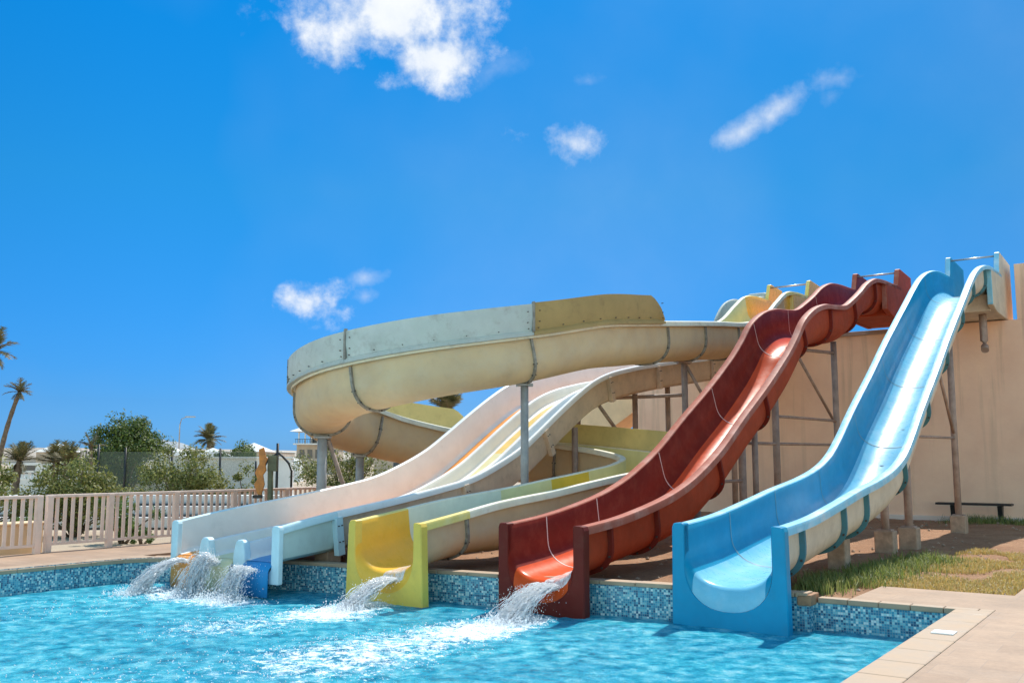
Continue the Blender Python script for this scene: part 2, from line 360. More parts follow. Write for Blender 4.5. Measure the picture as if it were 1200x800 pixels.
# ------------------------------------------------------------------ path and chute sweep
class Path:
    def __init__(s, ctrl):
        s.c = [Vector(p) for p in ctrl]; s.n = len(ctrl) - 1
    fy = staticmethod(lambda u: 1.0)
    def p(s, u):
        u = max(0, min(s.n, u)); i = min(int(u), s.n - 1); f = u - i
        g = lambda k: s.c[max(0, min(s.n, k))]
        a, b, c_, d_ = g(i - 1), g(i), g(i + 1), g(i + 2)
        q = .5 * ((2 * b) + (c_ - a) * f + (2 * a - 5 * b + 4 * c_ - d_) * f * f + (3 * b - a - 3 * c_ + d_) * f ** 3)
        return W(q.x, q.y, q.z)
    def frame(s, u):
        e = .12; T = (s.p(min(s.n, u + e)) - s.p(max(0, u - e))).normalized()
        R = T.cross(UP).normalized(); U = R.cross(T).normalized(); return s.p(u), T, R, U
    def tilt0(s, u, U): return U
def lipdepth(f0, a, b, f1=1.0):
    '''bed height near the outlet: it curls down over the front edge (first 18 cm), then the chute deepens uphill'''
    def fn(u):
        x = u
        if x < .17: return f0 + (1 - f0) * (1 - math.sqrt(max(0, 1 - ((.17 - x) / .17) ** 2)))
        k = max(0, min(1, (x - a) / (b - a))); return f0 + (f1 - f0) * k * k * (3 - 2 * k)
    return fn
def us(u0, u1, step=.16):
    n = max(2, int(round((u1 - u0) / step))); return [u0 + (u1 - u0) * i / n for i in range(n + 1)]
def uchan(w, D, rad=None, ex=2.3, n=20):
    """inner half: points (x, y) from left rim to right rim"""
    r = rad or w; pts = [(-w, 0)]
    for k in range(n + 1):
        a = PI - PI * k / n; cx, sy = math.cos(a), math.sin(a)
        x = math.copysign(abs(cx) ** (2 / ex), cx) * w; y = -(D - r) - (abs(sy) ** (2 / ex)) * r
        pts.append((x, y))
    pts.append((w, 0)); return pts
def chan_profile(w, D, lip=.09, th=.03, drop=.09, r=None, ex=2.3):
    """closed profile with material tags 0 inner wall, 1 rim, 2 outer, 3 bed"""
    inn = uchan(w, D, r, ex); outp = uchan(w + th, D + th, (r or w) + th, ex)
    R = [(w + .012, .016), (w + lip * .45, .028), (w + lip - .01, .014), (w + lip, -.012), (w + lip, -drop), (w + lip - .02, -drop), (w + lip - .022, -.03), (w + th, -.035)]
    Lf = [(-x, y) for x, y in R[::-1]]
    pts = []; tg = []
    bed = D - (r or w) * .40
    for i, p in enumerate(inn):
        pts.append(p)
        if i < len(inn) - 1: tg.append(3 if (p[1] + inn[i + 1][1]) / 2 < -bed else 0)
    tg.append(1)
    for p in R: pts.append(p); tg.append(1)
    tg[-1] = 2
    o2 = outp[::-1][1:-1]
    for p in o2: pts.append(p); tg.append(2)
    for p in Lf: pts.append(p); tg.append(1)
    return pts, tg[:len(pts) - 1] + [1]
def sweep(mb, path, u0, u1, prof, tags, step=.16, caps=True, closed=True, vert0=False):
    uu = us(u0, u1, step)
    if vert0 and u0 == 0: uu = [0, .003, .008, .015, .025, .04, .06, .08, .10, .13, .16, .2, .25] + [u for u in uu if u > .27]
    n = len(prof); vs = []
    for u in uu:
        p, T, R, U = path.frame(u)
        if vert0 and u < 1: U = (UP * (1 - u) + U * u).normalized()
        ff = path.fy(u); vs += [p + R * x + U * (y * ff if y < -.1 else y) for x, y in prof]
    b = len(mb.v); mb.v += [tuple(v) for v in vs]
    m = n if closed else n - 1
    for i in range(len(uu) - 1):
        for k in range(m):
            k2 = (k + 1) % n; mb.f.append([b + i * n + k, b + (i + 1) * n + k, b + (i + 1) * n + k2, b + i * n + k2]); mb.m.append(tags[k]); mb.sm.append(True)
def set_flat_edges(o, ang=38):
    me = o.data
    for p in me.polygons: p.use_smooth = True
    try: me.set_sharp_from_angle(angle=math.radians(ang))
    except Exception: pass

def flange_ring(mb, path, u, w, D, th=.03, out=.075, width=.05, r=None, ex=2.3, top=.12, bolts=None, mi=0):
    p, T, R, U = path.frame(u)
    a = uchan(w + th, D + th, (r or w) + th, ex); b_ = uchan(w + th + out, D + th + out, (r or w) + th + out, ex)
    a = [q for q in a if q[1] < -top + .001]; b_ = [q for q in b_ if q[1] < -top + .001]
    a = [(a[0][0], -top)] + a + [(a[-1][0], -top)]; b_ = [(b_[0][0], -top)] + b_ + [(b_[-1][0], -top)]
    n = min(len(a), len(b_)); vs = []
    for k in range(n):
        for (q, e) in ((a[k], -1), (b_[k], -1), (b_[k], 1), (a[k], 1)):
            vs.append(p + R * q[0] + U * (q[1] * path.fy(u)) + T * e * width / 2)
    fs = []
    for k in range(n - 1):
        for j in range(4): fs.append((k * 4 + j, k * 4 + (j + 1) % 4, (k + 1) * 4 + (j + 1) % 4, (k + 1) * 4 + j))
    fs += [(0, 1, 2, 3), tuple((n - 1) * 4 + j for j in (3, 2, 1, 0))]
    mb.add(vs, fs, mi)
    if bolts is not None:
        for k in range(1, n - 1, 3):
            c_ = (Vector((*a[k], 0)) * .4 + Vector((*b_[k], 0)) * .6); q = p + R * c_.x + U * c_.y * path.fy(u)
            bolts.tube([q - T * (width / 2 + .022), q + T * (width / 2 + .022)], .016, 6, 1)
def joint(mb, path, u, w, D, r=None, ex=2.3, wd=.012):
    p, T, R, U = path.frame(u); ff = path.fy(u); inn = uchan(w - .004, D - .004, (r or w) - .004, ex); vs = []
    for (x, y) in inn:
        y *= ff; vs += [p + R * x + U * y - T * wd, p + R * x * .995 + U * (y + .004), p + R * x + U * y + T * wd]
    fs = []
    for k in range(len(inn) - 1):
        for j in range(2): fs.append((k * 3 + j, (k + 1) * 3 + j, (k + 1) * 3 + j + 1, k * 3 + j + 1))
    mb.add(vs, fs, 0, True)

def lip_plate(path, w, half, D, ztop, zbot, th=.10, flare=.03, r=None, ex=2.3):
    """front plate: a post each side, web below the U cut-out; rounded top corners; faces the pool"""
    p, T, R, U = path.frame(0); base = p - DD * .012; top = ztop - p.z; bot = zbot - p.z; rc = .05
    cut = [(0 - x, y) for x, y in uchan(w, D, r, ex, 36)[19:]]      # from bottom centre up to the top, x >= 0 after flip
    cut = [(abs(x), y) for x, y in cut]; cut[-1] = (w, top - .012); cut.append((w + .02, top))
    rows = []
    for (x, y) in cut:
        f = (top - y) / (top - bot); xo = half + flare * f
        if y > top - rc: k = (y - (top - rc)) / rc; xo = half - rc + rc * math.sqrt(max(0, 1 - k * k))
        rows.append((x, xo, y))
    # extra rows so the rounded outer corner is smooth
    out = []
    for a, b in zip(rows[:-1], rows[1:]):
        out.append(a)
        if b[2] > top - rc - .3 and b[2] - a[2] > .02:
            for k in range(1, 10):
                y = a[2] + (b[2] - a[2]) * k / 10; x = a[0] + (b[0] - a[0]) * k / 10; f = (top - y) / (top - bot); xo = half + flare * f
                if y > top - rc: q = (y - (top - rc)) / rc; xo = half - rc + rc * math.sqrt(max(0, 1 - q * q))
                out.append((x, xo, y))
    out.append(rows[-1]); rows = out; mb = MB(); ymin = rows[0][2]
    n = len(rows)
    for sg in (-1, 1):
        vs = []
        for (x, xo, y) in rows:
            for dep, ins in ((0, .012), (.016, 0), (th + .02, 0)):
                vs.append(base + DD * dep + R * sg * (x + (ins if x > .01 else 0)) + UP * y); vs.append(base + DD * dep + R * sg * (xo - ins) + UP * (y - (ins * .5 if y > top - .03 else 0)))
        fs = []
        for k in range(n - 1):
            a, b = k * 6, (k + 1) * 6
            fs += [(a, a + 1, b + 1, b), (a + 4, b + 4, b + 5, a + 5), (a, b, b + 2, a + 2), (a + 2, b + 2, b + 4, a + 4), (a + 1, a + 3, b + 3, b + 1), (a + 3, a + 5, b + 5, b + 3)]
        e = (n - 1) * 6; fs += [(e, e + 1, e + 3, e + 2), (e + 2, e + 3, e + 5, e + 4)]
        b = len(vs)
        xo0 = rows[0][1]; xb = half + flare
        for dep, ins in ((0, .012), (.016, 0), (th + .02, 0)):
            vs.append(base + DD * dep + UP * bot); vs.append(base + DD * dep + R * sg * (xb - ins) + UP * bot)
        fs += [(0, 1, b + 1, b), (4, 5, b + 5, b + 4), (1, 3, b + 3, b + 1), (3, 5, b + 5, b + 3), (b, b + 1, b + 3, b + 2), (b + 2, b + 3, b + 5, b + 4)]
        mb.add(vs, fs)
    return mb
# ------------------------------------------------------------------ pool, deck, ground
def sheet(name, polys, z, m, kind='structure', uvscale=1):
    mb = MB()
    for poly in polys: mb.add([W(s, t, z) for s, t in poly], [tuple(range(len(poly)))])
    o = mb.build(name, m); tag(o, kind=kind); return o
def slab(name, rects, z1, z0, m, bevel=.012, rot_obj=True):
    """boxes s0,s1,t0,t1 aligned with the pool; object rotated so textures follow the pool"""
    mb = MB()
    for (s0, s1, t0, t1) in rects:
        mb.box(((t0 + t1) / 2, (s0 + s1) / 2, (z0 + z1) / 2), ((t1 - t0) / 2, (s1 - s0) / 2, (z1 - z0) / 2))
    o = mb.build(name, m, bevel=bevel); o.location = P0; o.rotation_euler = (0, 0, ROT); tag(o, kind='structure'); return o
ZD = .35
def wall_s(t): return .20 + (t + .0) * .122            # main front wall of the pool (slightly rotated)
# ground sheet: big ring with hole for the pool: built from strips
g = MB()
far = 900
def q4(a, b, c_, d_): g.add([W(*a), W(*b), W(*c_), W(*d_)], [(0, 1, 2, 3)])
zg = .30
q4((-far, -far, zg), (far, -far, zg), (far, -13.05, zg), (-far, -13.05, zg))
q4((-far, 9.3, zg), (far, 9.3, zg), (far, far, zg), (-far, far, zg))
q4((22.9, -13.05, zg), (far, -13.05, zg), (far, 9.3, zg), (22.9, 9.3, zg))
q4((-far, -13.05, zg), (-24, -13.05, zg), (-24, 9.3, zg), (-far, 9.3, zg))
go = g.build('ground', 'sand'); tag(go, kind='structure')
# dirt yard between pool and platform, gently uneven, as a grid
mb = MB(); ns, ntt = 110, 110; s_a, s_b, t_a, t_b = -1.1, 22.95, -13.1, 9.35; vs = []
for i in range(ns + 1):
    for j in range(ntt + 1):
        t = t_a + (t_b - t_a) * j / ntt
        lo = (wall_s(t) + .12 if t < .12 else .6) ; s = lo + (s_b - lo) * i / ns
        e = min(1, (s - lo) / .6, (s_b - s) / .6, (t - t_a) / .3, (t_b - t) / .5); e = max(0, e)
        z = .335 + e * (.05 * noise.noise(W(s, t) * .5) + .022 * noise.noise(W(s, t) * 2.3) + .012 * noise.noise(W(s, t) * 7))
        if s > 12: z -= .03 * e
        vs.append(W(s, t, z))
mb.add(vs, [(i * (ntt + 1) + j, (i + 1) * (ntt + 1) + j, (i + 1) * (ntt + 1) + j + 1, i * (ntt + 1) + j + 1) for i in range(ns) for j in range(ntt)], 0, True)
o = mb.build('dirt_yard', 'dirt'); tag(o, kind='structure')
# decks
slab('pool_deck', [(.55, 1.95, .55, 2.105), (-24, 18.4, 2.105, 9.3)], ZD + .03, -.2, 'deck', 0)
slab('left_deck', [(-24, 1.6, -12.98, -11.05)], ZD + .03, -.2, 'deck', 0)
cop = MB()
def cbox(s0, s1, t0, t1, z1=ZD + .034, z0=ZD - .03):
    cop.box(((t0 + t1) / 2, (s0 + s1) / 2, (z0 + z1) / 2), ((t1 - t0) / 2, (s1 - s0) / 2, (z1 - z0) / 2))
s = -23.9
while s < .0: cbox(s, min(s + .592, .42), 1.72, 2.10); s += .6
cbox(.1 - .0, .39, 1.72, 2.10)
t = .20
while t < 2.05: cbox(.395, .545, t, min(t + .345, 2.10)); t += .35
s = -23.9
while s < -1.5: cbox(s, s + .592, -11.05, -10.65); s += .6
o = cop.build('coping', 'coping', bevel=.012); o.location = P0; o.rotation_euler = (0, 0, ROT); tag(o, kind='structure')
cop = MB(); t = -10.0
def wbox(mb, t0, t1, ds0, ds1, z0, z1):
    vs = [W(wall_s(tt) + ds, tt, z) for z in (z0, z1) for tt in (t0, t1) for ds in (ds0, ds1)]
    mb.add(vs, [(0, 1, 3, 2), (4, 6, 7, 5), (0, 4, 5, 1), (2, 3, 7, 6), (0, 2, 6, 4), (1, 5, 7, 3)])
while t < .1:
    wbox(cop, t, min(t + .49, .14), -.02, .20, .395, .45 + random.uniform(-.003, .003)); t += .5
o = cop.build('wall_coping', 'coping', bevel=.01); tag(o, kind='structure')
mb = MB(); wbox(mb, .02, .18, -.02, .30, .30, .43); o = mb.build('edge_brick', 'brick', bevel=.012); tag(o, kind='structure')
# pool walls with mosaic (uv in metres)
def tiled_wall(name, pts, z0, z1, m):
    me = bpy.data.meshes.new(name); vs = []; fs = []; uvs = []; d_ = 0
    for i in range(len(pts) - 1):
        a, b = W(*pts[i]), W(*pts[i + 1]); l = (b - a).length; k = len(vs)
        vs += [a + UP * z0, b + UP * z0, b + UP * z1, a + UP * z1]; fs.append((k, k + 1, k + 2, k + 3))
        uvs += [(d_, z0), (d_ + l, z0), (d_ + l, z1), (d_, z1)]; d_ += l
    me.from_pydata([tuple(v) for v in vs], [], fs); uv = me.uv_layers.new(name='UVMap')
    for i, c_ in enumerate(uvs): uv.data[i].uv = c_
    o = link(name, me, m); tag(o, kind='structure'); return o
cn = [(-10.65 + .12 * 0, 0)]
pts = [(-24, -10.67), (-2.2, -10.67), (-1.75, -10.62), (-1.4, -10.45), (-1.12, -10.1), (wall_s(-9.6), -9.6), (wall_s(.15), .15), (.415, .16), (.415, 1.745), (-24, 1.745)]
tiled_wall('pool_wall', pts[:7], -.45, .397, 'mosaic'); tiled_wall('pool_wall_right', pts[6:], -.45, .322, 'mosaic')
tiled_wall('pool_corner_wall', [(-24, -10.66), (-23, -10.66)], -.45, .322, 'mosaic')
pts2 = [(s, t) for s, t in pts]
tiled_wall('pool_lower_wall', pts2, -1.3, -.45, 'poolfloor')
sheet('pool_floor', [[(-24, -10.8), (.6, -10.8), (.6, 1.8), (-24, 1.8)]], -1.3, 'poolfloor')
# filler at the rounded left corner, coping there
mb = MB()
for (a, b) in zip(pts[1:5], pts[2:6]):
    A, B = W(*a, 0), W(*b, 0); T = (B - A).normalized(); Nn = Vector((-T.y, T.x, 0)); 
    if Nn.dot(W(2, -13) - A) < 0: Nn = -Nn
    mb.add([A + UP * .32 - Nn * .02, B + UP * .32 - Nn * .02, B + UP * .32 + Nn * .45, A + UP * .32 + Nn * .45] + [A + UP * .387 - Nn * .02, B + UP * .387 - Nn * .02, B + UP * .387 + Nn * .45, A + UP * .387 + Nn * .45], [(0, 1, 2, 3), (7, 6, 5, 4), (0, 4, 5, 1), (2, 6, 7, 3), (1, 5, 6, 2), (0, 3, 7, 4)])
o = mb.build('corner_coping', 'coping', bevel=.008); tag(o, kind='structure')

# ------------------------------------------------------------------ water
def seg_d(p, a, b):
    ax, ay = b[0] - a[0], b[1] - a[1]; k = ((p[0] - a[0]) * ax + (p[1] - a[1]) * ay) / (ax * ax + ay * ay); k = max(0, min(1, k))
    return math.hypot(p[0] - a[0] - ax * k, p[1] - a[1] - ay * k), k
PL0 = [((-1.0, -5.55), (-2.2, -5.45), .30, .62, 1.25), ((-2.2, -5.45), (-3.6, -5.7), .55, .75, .75),
      ((-.9, -3.05), (-2.2, -3.15), .30, .62, 1.3), ((-2.2, -3.15), (-4.2, -3.3), .6, .95, .95), ((-4.2, -3.3), (-6.2, -3.9), .9, 1.2, .5),
      ((-1.9, -9.3), (-2.3, -8.5), .42, .42, 1.05), ((-2.3, -8.5), (-2.2, -7.2), .42, .45, 1.0), ((-2.4, -9.2), (-3.6, -8.6), .6, .9, .35)]
PL = [(a, b, r0 * 1.5, r1 * 1.5, k * .60) for a, b, r0, r1, k in PL0]
def foamv(s, t):
    v = 0
    for a, b, r0, r1, k in PL:
        d_, f = seg_d((s, t), a, b); r = r0 + (r1 - r0) * f; v = max(v, k * max(0, 1 - (d_ / r) ** 2))
    return v
def water():
    s0, s1, t0, t1 = -9.5, .42, -10.7, 1.76; n1_, n2_ = 250, 310; vs = []; fo = []
    for i in range(n1_ + 1):
        for j in range(n2_ + 1):
            s = s0 + (s1 - s0) * i / n1_; t = t0 + (t1 - t0) * j / n2_; f = foamv(s, t)
            q = Vector((s * .8, t * .8, 0)); q = q + Vector((noise.noise(q * 1.1), noise.noise(q * 1.1 + Vector((5, 3, 1))), 0)) * .5
            am = .6 + .9 * min(1, f) + .35 * max(0, 1 - abs(t + 4) / 6)
            z = am * (.016 * noise.noise(q * 1.6) + .013 * noise.noise(q * 3.7) + .009 * (1 - 2 * abs(noise.noise(q * 5.5))) + .005 * noise.noise(q * 12))
            z += min(1, f) * (.022 * abs(noise.noise(q * 10)) + .018 * abs(noise.noise(q * 22)))
            e = min(1, (s - s0) / .4); vs.append(W(s, t, z * e)); fo.append(f)
    me = bpy.data.meshes.new('water'); k = n2_ + 1
    fs = [(i * k + j, (i + 1) * k + j, (i + 1) * k + j + 1, i * k + j + 1) for i in range(n1_) for j in range(n2_)]
    b = len(vs); vs += [W(-24, t0), W(s0, t0), W(s0, t1), W(-24, t1)]; fo += [0] * 4; fs.append((b, b + 1, b + 2, b + 3))
    me.from_pydata([tuple(v) for v in vs], [], fs); at = me.attributes.new('foam', 'FLOAT', 'POINT'); at.data.foreach_set('value', fo)
    for p in me.polygons: p.use_smooth = True
    bm = bmesh.new(); bm.from_mesh(me); bmesh.ops.recalc_face_normals(bm, faces=bm.faces); bm.to_mesh(me); bm.free()
    if me.polygons[0].normal.z < 0: me.flip_normals()
    m, nt, N, L, B = new_mat('pool_water'); at = N.new('ShaderNodeAttribute'); at.attribute_name = 'foam'
    big = nz(N, L, .45, 6, .55); med = nz(N, L, 4.2, 9, .66); fine = nz(N, L, 12, 7, .68); vf = nz(N, L, 34, 4, .6)
    body = ramp(N, L, med.outputs['Fac'], [(.36, (.004, .27, .46)), (.5, (.045, .54, .75)), (.66, (.30, .84, .96))])
    bigc = ramp(N, L, big.outputs['Fac'], [(.36, (.62, .76, .82)), (.62, (1.3, 1.12, 1.06))])
    col = mixn(N, L, 1.0, body.outputs[0], bigc.outputs[0], 'MULTIPLY')
    calm = N.new('ShaderNodeMapRange'); L.new(big.outputs['Fac'], calm.inputs[0]); calm.inputs[1].default_value = .36; calm.inputs[2].default_value = .62; calm.inputs[3].default_value = .12; calm.inputs[4].default_value = .50
    def mth(op, a, b, cl=False):
        n = N.new('ShaderNodeMath'); n.operation = op; n.use_clamp = cl
        for i, v in enumerate((a, b)):
            if hasattr(v, 'links'): L.new(v, n.inputs[i])
            else: n.inputs[i].default_value = v
        return n.outputs[0]
    hsum = mth('ADD', mth('ADD', mth('MULTIPLY', med.outputs['Fac'], .7), mth('MULTIPLY', fine.outputs['Fac'], calm.outputs[0])), mth('MULTIPLY', vf.outputs['Fac'], .16))
    bp = N.new('ShaderNodeBump'); bp.inputs['Strength'].default_value = .8; bp.inputs['Distance'].default_value = .14; L.new(hsum, bp.inputs['Height'])
    fnz = nz(N, L, 7, 12, .72); fnz2 = nz(N, L, 30, 8, .7)
    fr = mth('ADD', mth('MULTIPLY', fnz.outputs['Fac'], 1.6), mth('MULTIPLY', fnz2.outputs['Fac'], .9))
    fm = mth('SUBTRACT', mth('ADD', mth('MULTIPLY', at.outputs['Fac'], .80), fr), 1.60); fm = mth('MULTIPLY', fm, 3.6, True)
    fm = mth('MULTIPLY', fm, mth('MULTIPLY', at.outputs['Fac'], 8, True))
    dif = N.new('ShaderNodeBsdfDiffuse'); L.new(col, dif.inputs[0]); L.new(bp.outputs[0], dif.inputs['Normal'])
    trn = N.new('ShaderNodeBsdfTransparent'); trn.inputs[0].default_value = (.62, .93, .97, 1)
    mx = N.new('ShaderNodeMixShader'); mx.inputs[0].default_value = .76; L.new(trn.outputs[0], mx.inputs[1]); L.new(dif.outputs[0], mx.inputs[2])
    gl = N.new('ShaderNodeBsdfGlossy'); gl.inputs['Roughness'].default_value = .07; L.new(bp.outputs[0], gl.inputs['Normal'])
    fz = N.new('ShaderNodeFresnel'); fz.inputs[0].default_value = 1.33; L.new(bp.outputs[0], fz.inputs['Normal'])
    m2 = N.new('ShaderNodeMixShader'); L.new(mth('MULTIPLY', fz.outputs[0], .85), m2.inputs[0]); L.new(mx.outputs[0], m2.inputs[1]); L.new(gl.outputs[0], m2.inputs[2])
    fd = N.new('ShaderNodeBsdfDiffuse'); fd.inputs[0].default_value = (.86, .92, .95, 1)
    m3 = N.new('ShaderNodeMixShader'); L.new(fm, m3.inputs[0]); L.new(m2.outputs[0], m3.inputs[1]); L.new(fd.outputs[0], m3.inputs[2])
    L.new(m3.outputs[0], N['Material Output'].inputs[0]); N.remove(B)
    o = link('water', me, m); tag(o, kind='structure')
water()

# ------------------------------------------------------------------ slides
def post_with_footing(root, s, t, ztop, r=.07, zf=.75, m='rust', fw=.17, zb=.25, name='support_post', square=False):
    mb = MB()
    if square: mb.sbox(s - r, s + r, t - r, t + r, zb, ztop)
    else: mb.tube([W(s, t, zb), W(s, t, ztop)], r, 14)
    if fw: mb.sbox(s - r * 1.7, s + r * 1.7, t - r * 1.7, t + r * 1.7, zf, zf + .025)
    o = mb.build(name, m, root)
    if fw:
        f = MB(); f.sbox(s - fw, s + fw, t - fw, t + fw, zb - .1, zf); fo = f.build('footing', 'concrete', root, bevel=.02); sub(fo, o)
    return o
def straight_slide(root, prof, t, half, D, breaks, mats, seal, flange_m, rings, bolts=True, ex=2.3, w=None, f1=1.0):
    ctrl = [(s, t, z) for s, z in prof]; P = Path(ctrl); w = w or half - .155; P.fy = lipdepth(.72, .9, 4.0, f1)
    pf, tg = chan_profile(w, D, lip=half - w, th=.03, ex=ex, r=w)
    def u_of(s):
        lo, hi = 0, P.n
        for _ in range(40):
            md = (lo + hi) / 2
            if (P.p(md) - P0).dot(DD) < s: lo = md
            else: hi = md
        return lo
    bu = [0] + [u_of(s) for s in breaks] + [P.n]
    for i in range(len(bu) - 1):
        mb = MB(); sweep(mb, P, bu[i], bu[i + 1], pf, tg, .12, vert0=True)
        o = mb.build('chute_section', mats, root); set_flat_edges(o)
        if i:
            j = MB(); joint(j, P, bu[i], w, D, ex=ex); sub(j.build('joint_seal', seal, root), o)
    for s in rings:
        mb = MB(); flange_ring(mb, P, u_of(s), w, D, bolts=mb, ex=ex); o = mb.build('flange', [M[flange_m], M['bolt']], root)
    return P, w, u_of

def start_tub(root, s0, s1, t, half, zrim, ztop, zb, w, m_in, m_out, m_rim, sn=.35):
    """cheeks and floor of the start box at the head of a slide, and the grab bar"""
    for sg in (-1, 1):
        mb = MB(); a = t + sg * (w + .01); b = t + sg * half
        poly = [(s0 - 1.3, zb + .12), (s0 - 1.3, zrim - .10), (s0, zrim + .01), (s0 + .10, zrim + .02), (s0 + .32, ztop - .03), (s0 + .40, ztop), (s1, ztop - .06), (s1, zb), (s0 - .7, zb)]
        v1 = [W(s, a, z) for s, z in poly]; n = len(poly); ext = CR * (b - a)
        mb.prism(v1, ext, 1)
        o = mb.build('start_cheek', [m_in, m_out, m_rim], root, bevel=.02)
        me = o.data
        for p in me.polygons:
            nn_ = p.normal; p.material_index = 0 if nn_.dot(CR) * sg < -.6 else (1 if abs(nn_.dot(CR)) > .6 or nn_.z < -.3 else 2)
    mb = MB(); mb.sbox(s0 - .9, s1, t - w - .02, t + w + .02, zb + .01, zrim - .72); mb.build('start_floor', m_out, root, bevel=.02)
    mb = MB(); mb.tube([W(s0 + .33, t - w - .03, ztop - .12), W(s0 + .33, t + w + .03, ztop - .12)], .025, 10); mb.build('grab_bar', 'steel', root)

# --- blue slide
blue = empty('water_slide', W(0, -.7, 0), 'steep plain blue slide at the right with pale cream underside and teal flanges', 'water slide', 'water slides running down into the pool')
BP = [(-.16, 1.20), (.95, 1.27), (2.1, 1.41), (3.2, 1.56), (4.4, 1.70), (5.4, 1.87), (6.15, 2.10), (6.85, 2.46), (7.75, 3.0), (9.2, 3.80), (10.4, 4.50), (11.4, 5.05), (12.7, 5.75), (13.6, 6.24), (14.4, 6.62), (15.3, 6.92), (16.3, 7.12), (17.2, 7.2), (18.1, 7.24), (18.5, 7.24)]
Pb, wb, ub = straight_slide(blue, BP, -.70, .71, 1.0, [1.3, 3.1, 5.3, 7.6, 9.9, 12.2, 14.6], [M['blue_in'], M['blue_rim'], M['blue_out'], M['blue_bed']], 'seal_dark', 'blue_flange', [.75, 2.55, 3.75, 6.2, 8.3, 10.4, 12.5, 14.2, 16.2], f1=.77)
lp = lip_plate(Pb, wb, .72, 1.0, 1.235, -.25, .12, .02); o = lp.build('outlet_plate', 'blue_plate', blue)
start_tub(blue, 18.0, 20.3, -.70, .71, 7.22, 7.88, 6.03, wb, M['blue_in'], M['blue_out'], M['blue_rim'])
for (s, t, zt) in [(8.7, -.6, 2.62), (7.5, -.75, 1.92)]: post_with_footing(blue, s, t, zt, .075, .72)
pl = post_with_footing(blue, 13.7, -.6, 5.28, .075, .72)
mb = MB(); mb.sbox(3.95, 4.25, -.76, -.48, .2, .93); mb.build('footing', 'concrete', blue, bevel=.02)
mb = MB(); mb.tube([W(13.7, -.6, 2.62), W(12.2, -.62, 4.3)], .04, 8); mb.build('brace', 'rust', blue)
mb = MB(); mb.tube([W(13.7, -.6, 2.55), W(9.2, -.66, 2.5)], .03, 8); mb.build('brace', 'rust', blue)
mb = MB(); mb.tube([W(17.7, -.42, 6.1), W(17.7, -.42, 5.3), W(17.62, -.40, 5.14), W(17.5, -.38, 5.02)], .10, 14); mb.build('drain_pipe', 'rust', blue)

# --- red slide
red = empty('water_slide', W(-.33, -3.18, 0), 'dark red wavy slide with white joint lines between the blue slide and the yellow one', 'water slide', 'water slides running down into the pool')
RP = [(-.50, 1.13), (.6, 1.22), (1.8, 1.40), (2.6, 1.58), (3.3, 1.81), (4.2, 2.2), (5.3, 2.8), (6.5, 3.43), (7.65, 4.1), (8.3, 4.55), (8.85, 4.98), (9.6, 5.32), (10.4, 5.52), (11.3, 5.62), (12.0, 5.72), (12.7, 5.97), (13.4, 6.26), (14.1, 6.58), (14.9, 6.82), (15.8, 6.92), (16.6, 6.96), (17.2, 7.0), (17.7, 7.0)]
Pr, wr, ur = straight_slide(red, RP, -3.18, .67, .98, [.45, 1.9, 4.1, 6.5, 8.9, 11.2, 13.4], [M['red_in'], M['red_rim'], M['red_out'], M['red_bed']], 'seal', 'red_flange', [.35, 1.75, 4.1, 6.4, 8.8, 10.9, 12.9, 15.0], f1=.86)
lp = lip_plate(Pr, wr, .68, .98, 1.165, -.2, .12, .0); lp.build('outlet_plate', 'red_plate', red)
start_tub(red, 17.2, 18.95, -3.18, .67, 7.0, 7.55, 6.03, wr, M['red_in'], M['red_out'], M['red_rim'])
# water wet crust along the right side of the bed: chalky lime line
for (s, zt, zf) in [(6.75, 2.45, .6), (8.7, 3.72, .6), (13.1, 5.0, .6)]: post_with_footing(red, s, -3.2, zt, .075, zf)
post_with_footing(red, 7.05, -3.05, 2.6, .06, .6); post_with_footing(red, 4.3, -3.1, 1.14, .09, .7, fw=.2)
mb = MB(); mb.tube([W(6.75, -3.2, 2.35), W(13.1, -3.2, 2.40)], .032, 8); mb.build('brace', 'rust', red)
mb = MB(); mb.tube([W(8.7, -3.2, 2.95), W(13.1, -3.2, 3.0)], .032, 8); mb.build('brace', 'rust', red)
mb = MB(); mb.tube([W(10.2, -3.2, 4.45), W(12.9, -3.2, 2.98)], .036, 8); mb.build('brace', 'rust', red)
mb = MB(); mb.tube([W(9.6, -3.2, 4.5), W(13.2, -3.2, 4.72)], .04, 8); mb.build('brace', 'rust', red)
mb = MB(); mb.tube([W(5.2, -3.2, 1.62), W(6.75, -3.2, 1.62)], .03, 8); mb.build('brace', 'rust', red)

